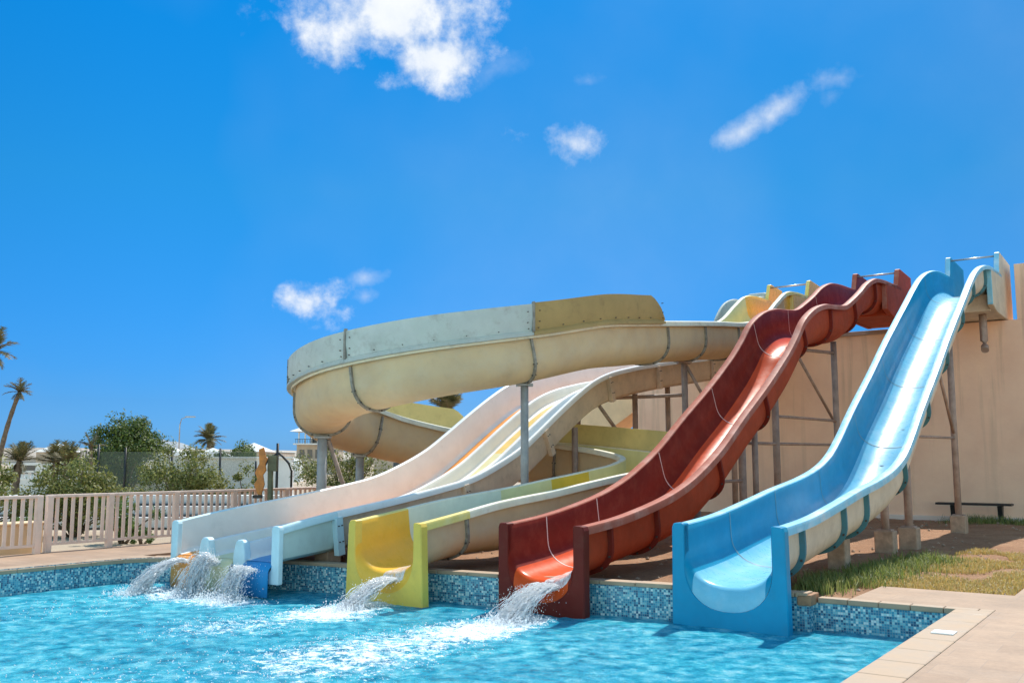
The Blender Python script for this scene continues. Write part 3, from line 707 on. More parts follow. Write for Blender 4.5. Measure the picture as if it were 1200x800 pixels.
# --- thin water film running down the right side of the bed
def film_mat():
    m, nt, N, L, B = new_mat('running_water_film'); B.inputs['Base Color'].default_value = (.88, .86, .84, 1); B.inputs['Roughness'].default_value = .12
    n = nz(N, L, 16, 9, .75, stretch=(1, 1, .5)); r = ramp(N, L, n.outputs['Fac'], [(.34, (.12,) * 3), (.58, (.85,) * 3)]); tr = N.new('ShaderNodeBsdfTransparent'); ms = N.new('ShaderNodeMixShader')
    L.new(r.outputs[0], ms.inputs[0]); L.new(tr.outputs[0], ms.inputs[1]); L.new(B.outputs[0], ms.inputs[2]); L.new(ms.outputs[0], N['Material Output'].inputs[0]); return m
M['film'] = film_mat()
def film(P, w, D, u1, x0, x1, label, step=.06):
    mb = MB(); uu = [.02, .05, .09, .13, .18, .25] + us(.32, u1, step); k = 9; vs = []
    for u in uu:
        p, T, R, U = P.frame(u); ff = P.fy(u)
        if u < 1: U = (UP * (1 - u) + U * u).normalized()
        a = x0 + .05 * noise.noise(Vector((u * 2.2, 3, x0))) + .03 * noise.noise(Vector((u * 9, 8, x0))); wd = 1 if u < u1 - 1.5 else (u1 - u) / 1.5 * .8 + .2
        a = x1 - (x1 - a) * wd
        for i in range(k):
            x = a + (x1 - a) * i / (k - 1); y = -(D - w) - w * (1 - min(1, abs(x) / w) ** 2.3) ** (1 / 2.3)
            vs.append(p + R * x + U * (y * ff + .008 + .006 * noise.noise(Vector((u * 12, x * 14, 1)))))
    mb.add(vs, [(i * k + j, (i + 1) * k + j, (i + 1) * k + j + 1, i * k + j + 1) for i in range(len(uu) - 1) for j in range(k - 1)], 0, True)
    o = mb.build('water_film', 'film'); tag(o, label, 'running water', None, 'stuff')
film(Pr, wr, .98, ur(10.3), .02, .46, 'rippled water running down the right side of the red chute')

# --- spiral slide
spi = empty('water_slide', W(-.85, -5.5, 0), 'cream spiral slide looping high over the white lanes and ending in a yellow outlet', 'water slide', 'water slides running down into the pool')
SC = [(-.99, -5.52, 1.11), (0, -5.52, 1.23), (1, -5.48, 1.36), (2.4, -5.35, 1.5), (3.6, -5.15, 1.66), (4.8, -4.92, 1.82), (5.9, -4.88, 1.95), (7.0, -5.3, 2.07), (7.75, -6.3, 2.2), (8.0, -7.6, 2.34), (7.8, -8.9, 2.48), (7.3, -10.1, 2.65), (6.6, -11.1, 2.85), (5.6, -11.75, 3.08), (4.4, -11.8, 3.3), (3.2, -11.15, 3.5), (2.3, -10.0, 3.63), (1.9, -8.7, 3.80), (2.3, -7.4, 4.04), (3.5, -6.35, 4.33), (5.0, -5.9, 4.68), (6.5, -5.8, 4.88), (8.5, -5.8, 5.12), (10.5, -5.8, 5.35), (12.3, -5.8, 5.55), (13.6, -5.8, 5.88), (14.6, -5.8, 6.4), (15.4, -5.8, 6.78), (16.3, -5.8, 6.92), (17.6, -5.8, 6.95)]
Ps = Path(SC); Ps.fy = (lambda g: (lambda u: g(u) * (1 - .13 * max(0, min(1, (u - 15) / 1.6)))))(lipdepth(.70, .9, 4.0)); ws, hs_, Dsp = .55, .68, .98
pf, tg = chan_profile(ws, Dsp, lip=hs_ - ws, th=.03, r=ws)
secs = [(0, 1.15, 'yel_in', 'yel_rim', 'spiral_out'), (1.15, 2.95, 'cream_in', 'cream_rim', 'spiral_out'), (2.95, 4.0, 'pale_in', 'cream_rim', 'spiral_out'), (4.0, 4.85, 'must_in', 'cream_rim', 'spiral_out'),
        (4.85, 7.0, 'pale_in', 'cream_rim', 'spiral_out'), (7.0, 9.3, 'pale_in', 'cream_rim', 'spiral_out'), (9.3, 11.5, 'pale_in', 'cream_rim', 'spiral_out'), (11.5, 13.3, 'cream_in', 'cream_rim', 'spiral_out'),
        (13.3, 15.25, 'cream_in', 'cream_rim', 'spiral_out'), (15.25, 17.1, 'cream_in', 'cream_rim', 'spiral_out'), (17.1, 19.0, 'cream_in', 'cream_rim', 'spiral_out'), (19.0, 21.6, 'cream_in', 'cream_rim', 'spiral_out'),
        (21.6, 22.6, 'cream_in', 'cream_rim', 'spiral_out'), (22.6, 23.7, 'cream_in', 'cream_rim', 'spiral_out'), (23.7, 26.9, 'pale_in', 'cream_rim', 'spiral_out'), (26.9, 29, 'yel_in', 'yel_rim', 'yel_in')]
for i, (u0, u1, a, b, c_) in enumerate(secs):
    mb = MB(); sweep(mb, Ps, u0, u1, pf, tg, .1, vert0=True)
    o = mb.build('chute_section', [M[a], M[b], M[c_], M[a]], spi); set_flat_edges(o)
    if 5 < i < 15 or i in (1,):
        r_ = MB(); flange_ring(r_, Ps, u0, ws, Dsp, out=.05, width=.045, bolts=r_); r_.build('flange', [M['steel_flange'], M['bolt']], spi)
def guard(u0, u1, m, h=.58, e0=1, e1=1, side=1):
    n = 40; mb = MB(); pr = [(hs_ - .03, .0), (hs_ + .05, .0), (hs_ + .05, .035), (hs_ + .02, .05), (hs_ + .07, .5), (hs_ + .065, 1.0), (hs_ + .03, 1.0), (hs_ + .035, .5), (hs_ - .02, .05)]
    vs = []; uu = us(u0, u1, .08)
    for u in uu:
        p, T, R, U = Ps.frame(u); f = min(1, (u - u0) / .30 + (0 if e0 else 1)) * min(1, (u1 - u) / .30 + (0 if e1 else 1)); f = math.sqrt(max(.0, f)) if f < 1 else 1
        for x, y in pr: vs.append(p + R * (x * side) + UP * (.0 + (y if y < .06 else y * h * max(f, .12))))
    k = len(pr)
    mb.add(vs, [(i * k + j, (i + 1) * k + j, (i + 1) * k + (j + 1) % k, i * k + (j + 1) % k) for i in range(len(uu) - 1) for j in range(k)], 0, True)
    mb.add(vs[:k], [tuple(range(k))]); mb.add(vs[-k:], [tuple(range(k))[::-1]])
    lg = MB(); bo = mb; vs = []; pr2 = [(hs_ - .01, -.045), (hs_ + .085, -.045), (hs_ + .085, .008), (hs_ - .01, .008)]
    for u in uu:
        p, T, R, U = Ps.frame(u)
        for x, y in pr2: vs.append(p + R * x * side + UP * y)
    lg.add(vs, [(i * 4 + j, (i + 1) * 4 + j, (i + 1) * 4 + (j + 1) % 4, i * 4 + (j + 1) % 4) for i in range(len(uu) - 1) for j in range(4)])
    L_ = 0
    for u in us(u0 + .05, u1 - .05, .28):
        p, T, R, U = Ps.frame(u); q = p + R * (hs_ + .045) + UP * .085; bo.tube([q, q + R * .035], .010, 6, 1)
    for uu_ in (u0 + .06, u1 - .06):
        p, T, R, U = Ps.frame(uu_)
        for y in (.2, .4): q = p + R * (hs_ + .045) + UP * y; bo.tube([q, q + R * .045], .010, 6, 1)
    o = mb.build('side_guard', [M[m], M['bolt']], spi); set_flat_edges(o)
    sub(lg.build('ledge', m, spi), o)
    return o
guard(19.003, 21.4, 'guard_tan', .56, 0, 1); guard(17.103, 18.997, 'guard_blue', .54, 0, 0); guard(15.253, 17.097, 'guard_blue', .54, 0, 0); guard(13.303, 15.247, 'guard_blue', .53, 0, 0)
guard(11.2, 13.297, 'guard_olive', .55, 1, 0); guard(7.1, 9.9, 'guard_olive', .5, 0, 1); guard(5.4, 7.06, 'guard_olive', .45, 1, 0)
for uj, m in ((19.0, 'steel_flange'), (17.1, 'steel_flange'), (15.25, 'steel_flange'), (13.28, 'steel_flange')):
    p, T, R, U = Ps.frame(uj); mb = MB(); mb.box(p + R * (hs_ + .055) + UP * .30, (.03, .022, .28), (R, T, UP)); mb.build('guard_joint', m, spi)
film(Ps, ws, Dsp, 1.6, -.05, .36, 'thin water sheet running out over the yellow chute end')
lp = lip_plate(Ps, ws, .69, .96, 1.145, -.2, .12, .05); lp.build('outlet_plate', 'yel_plate', spi)
# yellow start box
start_tub(spi, 17.2, 18.6, -5.8, .68, 6.95, 7.5, 6.03, ws, M['yel_in'], M['yel_in'], M['yel_rim'])
def spost(u, m, r, zoff=-1.05, zb=.25):
    p, T, R, U = Ps.frame(u); top = p + U * zoff; mb = MB(); mb.tube([Vector((top.x, top.y, zb)), Vector((top.x, top.y, top.z + .02))], r, 16)
    mb.box(Vector((top.x, top.y, top.z + .0)), (.16, .14, .02)); 
    o = mb.build('support_post', m, spi)
spost(19.0, 'post', .075, -.92); spost(15.25, 'post', .105); spost(13.3, 'post', .095)
spost(22.6, 'rust', .075, -.92); spost(24.2, 'rust', .075, -.92)
p, T, R, U = Ps.frame(15.25); q = p - U * 1.05
mb = MB(); mb.tube([q + Vector((.12, .0, -.05)), Vector((q.x + .75, q.y + .7, .3))], .045, 8); mb.build('brace', 'rust', spi)
p, T, R, U = Ps.frame(22.6); q = p - U * .9
mb = MB(); mb.tube([q, q + Vector((.55, .1, -1.0))], .04, 8); mb.build('brace', 'rust', spi)

# --- three lane slide
lan = empty('water_slide', W(-1.5, -8.3, 0), 'wide white three-lane slide leftmost of all, with orange, cream and blue lanes', 'water slide', 'water slides running down into the pool')
LP = [(-1.52, 1.02), (-1.1, 1.09), (-.4, 1.19), (1.0, 1.36), (2.3, 1.54), (3.1, 1.68), (3.9, 1.92), (4.7, 2.23), (5.4, 2.60), (6.2, 3.05), (7.05, 3.50), (7.8, 3.84), (8.6, 4.08), (9.5, 4.26), (10.2, 4.38), (11.8, 4.62), (13.2, 4.8), (15, 5.05), (17, 5.35), (19.0, 5.65)]
tcen = -8.33; hw = 1.27; DL = .63
M['lane_yellow'] = gel('yellow_lane', (.88, .60, .20), .28, .15, fade=(.84, .74, .46), fadeamt=.6)
M['pale_out'] = gel('pale_grey_green_shell', (.62, .74, .70), .35, .15)
def lane_profile():
    iw = hw - .10; pts = []; tg = []
    d1, d2 = -.43, .40; fl = -DL; dh = .30; dwid = .12
    def wallcurve(x0, sgn, h):   # from top of wall down to floor, moving in direction sgn
        c_ = []
        for k in range(0, 7): a = PI / 2 * k / 6; c_.append((x0 + sgn * (.015 + .09 * (1 - math.cos(a))), fl + .09 * (1 - math.sin(a))))
        return c_
    seq = [(-iw, 0, 0)]
    for q in wallcurve(-iw, 1, 0): seq.append((*q, 0))
    for dx, mL, mR in ((d1, 3, 4), (d2, 4, 5)):
        seq[-1] = (*seq[-1][:2], mL)
        lc = [(2 * dx - x, y) for x, y in wallcurve(dx + dwid / 2, 1, 0)][::-1]
        for q in lc: seq.append((*q, 1))
        for k in range(5): a = PI * k / 4; seq.append((dx - dwid / 2 * math.cos(a) , fl + dh - .05 + .05 * math.sin(a), 1))
        for q in wallcurve(dx + dwid / 2, 1, 0): seq.append((*q, 1))
        seq[-1] = (*seq[-1][:2], mR)
    seq[-1] = (*seq[-1][:2], 5)
    for q in [(-x, y) for x, y in wallcurve(-iw, 1, 0)][::-1]: seq.append((*q, 0))
    seq.append((iw, 0, 2))
    h = hw
    for q in [(h - .06, .022), (h - .015, .014), (h, -.012), (h, -.09), (h - .02, -.09), (h - .022, -.03), (iw + .03, -.035)]: seq.append((*q, 2))
    seq[-1] = (*seq[-1][:2], 6)
    seq += [(iw + .03, fl + .16, 6), (iw - .01, fl + .02, 6), (iw - .12, fl - .05, 6), (-iw + .12, fl - .05, 6), (-iw + .01, fl + .02, 6), (-iw - .03, fl + .16, 6), (-iw - .03, -.035, 2)]
    for q in [(h - .022, -.03), (h - .02, -.09), (h, -.09), (h, -.012), (h - .015, .014), (h - .06, .022)]: seq.append((-q[0], q[1], 2))
    return [(a, b) for a, b, _ in seq], [c_ for _, _, c_ in seq]
Pl = Path([(s, tcen, z) for s, z in LP]); Pl.fy = lambda u: .8 + .2 * max(0, min(1, (u - .5) / 3)) ; lpf, ltg = lane_profile()
def lu(s):
    lo, hi = 0, Pl.n
    for _ in range(40):
        md = (lo + hi) / 2
        if (Pl.p(md) - P0).dot(DD) < s: lo = md
        else: hi = md
    return lo
br = [0, lu(-.38), lu(2.9), lu(5.6), lu(8.4), lu(11), lu(14.5), Pl.n]
for i in range(len(br) - 1):
    first = i == 0
    mats = [M['white_in'], M['white_in'], M['lip_pale'] if first else M['white_rim'], M['lane_orange'], M['lane_cream'] if i % 2 == 0 else M['lane_yellow'], M['lane_deep'] if i < 1 else M['lane_blue'], M['pale_out'] if first else M['peach_out']]
    mb = MB(); sweep(mb, Pl, br[i], br[i + 1], lpf, ltg, .12, vert0=True); o = mb.build('lane_section', mats, lan); set_flat_edges(o)
    if i:
        # side flange tabs with bolts
        p, T, R, U = Pl.frame(br[i])
        for sg in (-1, 1):
            mb = MB(); mb.box(p + R * sg * (hw - .02) + U * (-DL / 2 - .05), (.05, .07, DL / 2 - .02), (R, T, U)); bo = mb
            for dz in (-.2, -.45):
                for e in (-.035, .035): q = p + R * sg * (hw + .02) + U * dz + T * e; bo.tube([q, q + R * sg * .03], .011, 6, 1)
            f = mb.build('flange', [M['lip_pale' if i == 1 else 'peach_out'], M['bolt']], lan)
# outlet end: posts of the outer walls, rounded noses of the dividers, and the curved front of each lane
p, T, R, U = Pl.frame(0); base = p - DD * .06; DL = .63 * .8
for sg, zb in ((-1, .24), (1, .20)):
    mb = MB(); a, b = sg * (hw - .155), sg * (hw + .01); zt = p.z + .03
    poly = [(a, zb + .22), (a, zt - .05), (a + sg * .03, zt), (b - sg * .05, zt), (b - sg * .012, zt - .015), (b, zt - .06), (b, zb), (a - sg * .05, zb), (a - sg * .05, zb + .16)]
    mb.prism([base + R * x + UP * (z - p.z) for x, z in poly], DD * .10); mb.build('outlet_post', 'lip_pale', lan, bevel=.02, seg=3)
fl = p.z - DL
for dx in (-.43, .40):
    mb = MB(); zt = fl + .30
    poly = [(dx - .09, zt - .04), (dx - .05, zt), (dx + .05, zt), (dx + .09, zt - .04), (dx + .12, fl + .1), (dx + .14, .15), (dx - .16, .15), (dx - .14, fl + .1)]
    mb.prism([base + R * x + UP * (z - p.z) for x, z in poly], DD * .14); mb.build('divider_nose', 'lip_pale', lan, bevel=.03, seg=3)
for (x0, x1, m) in ((-1.14, -.57, 'lane_orange'), (-.29, .26, 'lane_cream'), (.54, 1.14, 'lane_deep')):
    mb = MB(); n = 8; vs = []
    for k in range(n + 1):
        a = PI / 2 * k / n; q = p + DD * (.12 - .26 * math.sin(a)) + UP * (fl + .012 - .16 * (1 - math.cos(a)) - p.z)
        vs += [q + R * x0, q + R * x1]
    q = p - DD * .14; vs += [q + R * x0 + UP * (.02 - p.z), q + R * x1 + UP * (.02 - p.z)]
    mb.add(vs, [(2 * k, 2 * k + 1, 2 * k + 3, 2 * k + 2) for k in range(n + 1)], 0, True); o = mb.build('lane_lip', m, lan)
    so_ = o.modifiers.new('solid', 'SOLIDIFY'); so_.thickness = .02
for (s, t, zt) in [(7.2, -7.3, 2.75), (10.5, -7.5, 3.7), (10.5, -9.2, 3.7), (12.4, -7.5, 4.1)]:
    post_with_footing(lan, s, t, zt, .07, .5, 'rust', .15)
mb = MB(); mb.tube([W(8.3, -7.3, 3.3), W(10.3, -7.4, 2.1)], .045, 8); mb.build('brace', 'rust', lan)
mb = MB(); mb.tube([W(10.5, -9.3, 3.62), W(10.5, -6.2, 3.62)], .045, 8); mb.build('brace', 'rust', lan)
mb = MB(); mb.sbox(-.35, -.05, -7.6, -7.3, .3, .62); mb.build('footing', 'concrete', lan, bevel=.02)

# --- small grey hump of another slide start, behind the yellow one
gs = empty('slide_start', W(17, -7.3, 6), 'grey-blue humped slide head behind the yellow start box on the platform', 'slide head')
Pg = Path([(15.2, -6.98, 5.6), (15.7, -6.98, 6.3), (16.3, -6.98, 6.78), (17.0, -6.98, 7.02), (17.7, -6.98, 7.08), (18.4, -6.98, 7.02), (19.1, -6.98, 7.1)])
pg, tgg = chan_profile(.40, .7, lip=.09, r=.38); mb = MB(); sweep(mb, Pg, 0, Pg.n, pg, tgg, .1); o = mb.build('chute_section', [M['guard_blue'], M['guard_blue'], M['peach_out'], M['guard_blue']], gs); set_flat_edges(o)
mb = MB(); mb.box(W(18.7, -7.1, 7.25), (.35, .45, .16), (CR, DD, UP)); mb.build('hood', 'guard_blue', gs, bevel=.12, seg=4)
#PART3
# ------------------------------------------------------------------ platform building
bl = empty('platform_building', W(19, -5, 0), 'long peach rendered platform wall with rust streaks behind and under the slides', 'building')
mb = MB(); mb.sbox(19.0, 22.8, -12.03, 8.5, .2, 6.0); mb.build('wall', 'wall', bl)
mb = MB(); mb.sbox(19.004, 22.7, .27, 8.5, 6.0, 7.6); mb.build('parapet', 'wall', bl, bevel=.01)
mb = MB(); mb.sbox(18.9, 19.0, -5.3, 8.5, .2, .42); mb.build('plinth', 'wall_pale', bl, bevel=.01)
mb = MB(); mb.sbox(18.90, 18.998, -5.4, -1.4, 5.86, 5.985); mb.build('ledge', 'rust', bl, bevel=.01)
mb = MB(); v = [W(19.6, -12.035, 6.0), W(19.6, -12.035, 3.95), W(19.6, -16.5, 1.2), W(19.6, -16.5, 3.4)]
mb.prism(v, DD * 1.4); mb.build('stair_flight', 'stair', bl)
mb = MB(); mb.tube([W(20, -12.1, 6.9), W(20, -16.3, 4.3)], .03, 6); mb.tube([W(20, -12.1, 6.0), W(20, -12.1, 6.9)], .03, 6); mb.build('handrail', 'steel', bl)
mb = MB()
for k in range(2): mb.tube([W(20.5, -11.9, 6.45 + .35 * k), W(20.5, -9.0, 6.45 + .35 * k)], .025, 6)
for k in range(9): mb.tube([W(20.5, -11.9 + .36 * k, 6.0), W(20.5, -11.9 + .36 * k, 6.8)], .02, 6)
mb.build('railing', 'white_wall', bl)
lm = empty('wall_lamp', W(18.95, .62, 2.75), 'small dark red lantern fixed on the wall at the right edge', 'wall lamp')
mb = MB(); mb.sbox(18.80, 18.99, .56, .68, 2.95, 3.0); mb.sbox(18.72, 18.86, .46, .78, 2.86, 2.95); mb.build('bracket', 'dark', lm, bevel=.01)
mb = MB(); mb.tube([W(18.79, .62, 2.86), W(18.79, .62, 2.6)], [.12, .07], 10); mb.build('lantern', 'red_flange', lm)
# bench
bn = empty('bench', W(18.3, -1.1, .3), 'black two-legged bench standing against the wall at the right', 'bench')
mb = MB(); mb.sbox(18.1, 18.5, -2.0, -.05, .78, .84); mb.build('seat', 'dark', bn, bevel=.01)
for t in (-1.62, -.42):
    mb = MB(); poly = [(18.14, .3), (18.20, .48), (18.16, .66), (18.12, .775), (18.48, .775), (18.44, .66), (18.40, .48), (18.46, .3)]
    mb.prism([W(s, t, z) for s, z in poly], CR * .12); mb.build('leg', 'dark', bn, bevel=.01)
# skimmer cover
mb = MB(); mb.box(W(-1.30, 1.93, ZD + .040), (.10, .10, .006), (CR, DD, UP)); mb.box(W(-1.30, 1.93, ZD + .047), (.085, .085, .002), (CR, DD, UP))
o = mb.build('skimmer_cover', 'white_wall', bevel=.003); tag(o, 'small square white plastic cover set in the pool coping at the right', 'drain cover')

# ------------------------------------------------------------------ picket fence
def fence(label, s_list, t, zb=.38, zt=1.40, group='pink picket fences beside the pool'):
    root = empty('picket_fence', W(s_list[0], t, zb), label, 'fence', group)
    for s in s_list:
        mb = MB(); mb.sbox(s - .055, s + .055, t - .05, t + .05, zb, zt - .02); mb.build('post', 'fence', root, bevel=.006)
    for a, b in zip(s_list[:-1], s_list[1:]):
        mb = MB(); mb.sbox(a + .05, b - .05, t - .022, t + .022, .50, .545); n = int((b - a) / .135)
        for k in range(1, n): s = a + (b - a) * k / n; mb.sbox(s - .03, s + .03, t - .014, t + .014, .544, zt - .055)
        mb.build('picket_panel', 'fence', root)
    mb = MB(); mb.sbox(s_list[0] - .06, s_list[-1] + .06, t - .045, t + .045, zt - .055, zt); mb.build('top_rail', 'fence', root, bevel=.008)
fence('pink picket fence running from the planter back behind the white lane slide', [-1.80, -.60, .85, 2.3, 3.75, 5.2, 6.65], -12.88)
fence('pink picket fence at the far left, ending at the orange planter', [-2.05 - 1.45 * k for k in range(8)][::-1], -12.78)
mb = MB(); mb.sbox(-2.5, -1.62, -13.75, -13.35, .28, .86); mb.sbox(-2.55, -1.57, -13.80, -13.30, .86, .90)
o = mb.build('planter_box', 'stair', bevel=.015); tag(o, 'orange rendered planter block behind the pink picket fence', 'planter')

# rustic sign post
sg = empty('sign_post', W(2.9, -12.45, .38), 'green-grey wooden post with a carved orange board beside the picket fence', 'sign post')
pc = W(2.9, -12.45)
mb = MB(); mb.tube([pc + UP * .3, pc + UP * 1.1 + Vector((.02, 0, 0)), pc + UP * 2.05], [.07, .065, .06], 9); mb.box(pc + UP * 1.95 + Vector((.05, 0, 0)), (.10, .06, .17)); mb.build('post', 'greywood', sg, bevel=.01)
q = pc + Vector((-.18, -.14, 0)); poly = [(-.05, 1.28), (-.13, 1.50), (-.06, 1.62), (-.12, 1.75), (-.03, 1.95), (-.05, 2.25), (.06, 2.3), (.11, 2.1), (.15, 2.05), (.10, 1.93), (.13, 1.80), (.06, 1.7), (.10, 1.5), (.03, 1.26)]
mb = MB(); mb.prism([q + Vector((x, 0, z)) for x, z in poly], Vector((.0, .05, 0))); mb.build('board', 'wood', sg, bevel=.012)
mb = MB(); mb.box(q + Vector((-.04, 0, 1.24)), (.10, .04, .035)); mb.build('bracket', 'dark', sg)

# ------------------------------------------------------------------ vegetation
def leaf_quad(vs, fs, c_, n_, size, asp=2.2):
    a = n_.orthogonal().normalized(); a.rotate(__import__('mathutils').Quaternion(n_, random.uniform(0, 6.28))); b = n_.cross(a)
    k = len(vs); l = size * random.uniform(.7, 1.3); w_ = l / asp
    vs += [c_ - a * l / 2, c_ + b * w_ / 2, c_ + a * l / 2, c_ - b * w_ / 2]; fs.append((k, k + 1, k + 2, k + 3))
def rnd_unit():
    while 1:
        v = Vector((random.uniform(-1, 1), random.uniform(-1, 1), random.uniform(-1, 1)))
        if .05 < v.length < 1: return v.normalized()
def bush(x, y, z, rx, ry, h, m, label, n=5000, size=.09, clumps=34, cat='bush', name='bush', group=None, trunk=0, asp=2.2, twigs=True, stretch=1.0):
    root = empty(name, (x, y, z), label, cat, group); vs, fs = [], []; tw = MB(); c0 = Vector((x, y, z))
    cl = []
    for k in range(clumps):
        d_ = rnd_unit(); r = random.uniform(.35, .95)
        q = Vector((d_.x * rx * r, d_.y * ry * r, (h + trunk) / 2 + (h - trunk) / 2 * d_.z * r * stretch)); cl.append((q, random.uniform(.18, .38) * min(rx, h / 2)))
    for k in range(n):
        q, r = random.choice(cl); d_ = rnd_unit() * r * random.random() ** .45; p = c0 + q + Vector((d_.x * 1.1, d_.y * 1.1, d_.z))
        if p.z < z + .05: p.z = z + random.uniform(.05, .3)
        leaf_quad(vs, fs, p, (d_.normalized() + rnd_unit() * .9 + UP * .3).normalized(), size, asp)
    me = bpy.data.meshes.new('foliage'); me.from_pydata([tuple(v - c0) for v in vs], [], fs); link('foliage', me, m, root)
    for q, r in cl[:: 2]:
        b0 = c0 + Vector((q.x * .12, q.y * .12, 0)); md = c0 + Vector((q.x * .45, q.y * .45, q.z * .55)); e = c0 + q
        tw.tube([b0, md, e, e + Vector((q.x * .1, q.y * .1, r * .8))], [.03 + .03 * bool(trunk), .02, .010, .004], 5)
    tw.build('trunk' if trunk else 'stems', 'bark', root)
def palm(x, y, z, h, r, label, lean=(0, 0), nf=26, tr=.16, droop=1.0, group=None, half=False, dead=8, name='palm_tree', lw=.05):
    root = empty(name, (x, y, z), label, 'palm tree', group); b = Vector((x, y, z)); top = b + Vector((lean[0], lean[1], h))
    mb = MB(); n = 14; pts = []; rs = []
    for k in range(n + 1): f = k / n; pts.append(b.lerp(top, f) + Vector((lean[0], lean[1], 0)) * (f * f - f) * .8); rs.append(tr * (1.15 - .35 * f) * (1.08 if k % 2 else .95))
    mb.tube(pts, rs, 9); mb.build('trunk', 'bark', root)
    vs, fs = [], []; st = MB()
    def frond(az, el, L_, dr):
        p = top.copy(); d_ = Vector((math.cos(az) * math.cos(el), math.sin(az) * math.cos(el), math.sin(el))); side = d_.cross(UP).normalized() if abs(d_.z) < .98 else Vector((1, 0, 0)); k = 12; P_ = [p.copy()]
        for i in range(k):
            p = p + d_ * L_ / k; d_ = (d_ + Vector((0, 0, -dr / k))).normalized(); P_.append(p.copy())
            for s_ in (-1, 1):
                for jj in range(2):
                    q = P_[-2].lerp(P_[-1], jj / 2); l = L_ * .36 * math.sin(PI * min(1, (i + 1.2 + jj / 2) / (k + 2))) ** .7
                    e = q + (side * s_ * .75 + d_ * .65 + Vector((0, 0, random.uniform(-.35, .25)))).normalized() * l; kk = len(vs); wv_ = d_ * lw * L_ * .5
                    vs.extend([q - wv_, q + wv_, e]); fs.append((kk, kk + 1, kk + 2))
        st.tube(P_, [.022 * L_ * (1 - .8 * i / k) + .004 for i in range(k + 1)], 4, cap=False)
    for k in range(nf): frond(random.uniform(0, 6.283), random.uniform(.15, 1.45) if not half else random.uniform(.5, 1.5), r * random.uniform(.8, 1.1), droop * random.uniform(.7, 1.3))
    for k in range(dead): frond(random.uniform(0, 6.283), random.uniform(-.9, .0), r * .7, 1.2)
    me = bpy.data.meshes.new('fronds'); me.from_pydata([tuple(v - b) for v in vs], [], fs); link('crown', me, M['frond'], root)
    sub(st.build('frond_stems', 'bark', root), root)
GB = 'bushes behind the picket fence'
bush(-12.0, 21.5, .3, 1.9, 1.2, 1.85, 'leaf_olive', 'yellow-green bush at the left edge behind the picket fence', 9000, .085, 56, group=GB)
bush(-9.9, 22.0, .3, 1.2, 1.0, 1.95, 'leaf_olive', 'rounded olive bush between the left palms and the dark tree', 10000, .08, 60, group=GB)
bush(-9.2, 26.5, .3, 1.7, 1.1, 2.15, 'leaf_olive', 'broad olive bush in front of the dark tree and chain-link fence', 12000, .085, 66, group=GB)
bush(-7.35, 26.8, .3, .65, .6, 1.65, 'leaf_olive', 'small olive bush left of the carved sign post', 2200, .09, 18, group=GB)
bush(-4.7, 27.5, .3, 1.6, 1.2, 2.4, 'leaf_olive', 'olive bush behind the posts of the spiral slide', 9500, .085, 60, group=GB)
bush(-2.9, 29.5, .3, 1.5, 1.0, 1.7, 'leaf_olive', 'low olive bush seen under the lower loop of the spiral slide', 3000, .10, 26, group=GB)
GB2 = 'leafy shrubs low behind the pickets'
bush(-9.5, 18.3, .3, .7, .5, .75, 'leaf_green', 'low green shrub behind the left picket panel', 1800, .07, 16, group=GB2)
bush(-8.1, 20.2, .3, .75, .55, 1.0, 'leaf_green', 'green shrub right of the orange planter', 2400, .07, 18, group=GB2)
bush(-7.45, 19.6, .3, .4, .4, .5, 'leaf_green', 'small green tuft of shrub by the second fence post', 900, .06, 8, group=GB2)
bush(-6.4, 23.2, .3, .7, .5, .7, 'leaf_olive', 'low olive shrub right behind the far picket panels', 1500, .08, 14, group=GB2)
bush(-17.6, 44, .3, 1.9, 1.6, 3.9, 'leaf_dark', 'dense dark green tree behind the chain-link fence', 15000, .14, 64, cat='tree', name='broadleaf_tree', trunk=.4)
bush(-17.5, 62, .3, 2.2, 1.6, 3.0, 'leaf_dark', 'low dark tree above the white wall left of the hotel', 6500, .18, 40, cat='tree', name='broadleaf_tree', trunk=.6)
bush(-25.5, 62, .3, 1.6, 1.6, 2.6, 'leaf_dark', 'small dark tree behind the right end of the chain-link fence', 2500, .18, 24, cat='tree', name='broadleaf_tree', trunk=.5)
bush(-22, 50, .3, 2.3, 1.6, 2.2, 'leaf_dark', 'dark green scrub tree between the palm clump and the dense tree', 3500, .18, 24, cat='tree', name='broadleaf_tree', trunk=.2)
GP = 'date palms on the left'
palm(-32.1, 60, .3, 6.0, .95, 'tall thin palm with a ragged crown leaning right', (1.15, 0), 16, .15, .8, GP, dead=5)
palm(-27.8, 50, .3, 7.35, 1.45, 'tall palm cut by the left edge of the picture', (.5, 0), 16, .15, 1.0, GP)
palm(-21.1, 41, .3, 1.7, .95, 'short palm leftmost of the clump', (.15, 0), 30, .15, .5, GP)
palm(-20.2, 42.5, .3, 1.6, 1.0, 'short palm in the middle of the clump', (.1, 0), 30, .15, .5, GP)
palm(-19.2, 41.5, .3, 1.6, .95, 'short greener palm rightmost of the clump', (0, 0), 26, .15, .5, GP)
palm(-37.2, 118, .3, 4.2, 2.1, 'round palm crown beside the grey hill dome', (0, 0), 40, .3, 1.2)
palm(-5.35, 80, .3, 5.9, 2.0, 'spiky palm crown showing between the spiral and the white slide', (0, 0), 46, .3, .35, half=True, dead=0, lw=.06)
palm(-17.5, 40, .3, 2.3, .7, 'thin palm fronds sticking out left of the dense tree', (0, 0), 10, .08, .5, dead=0)
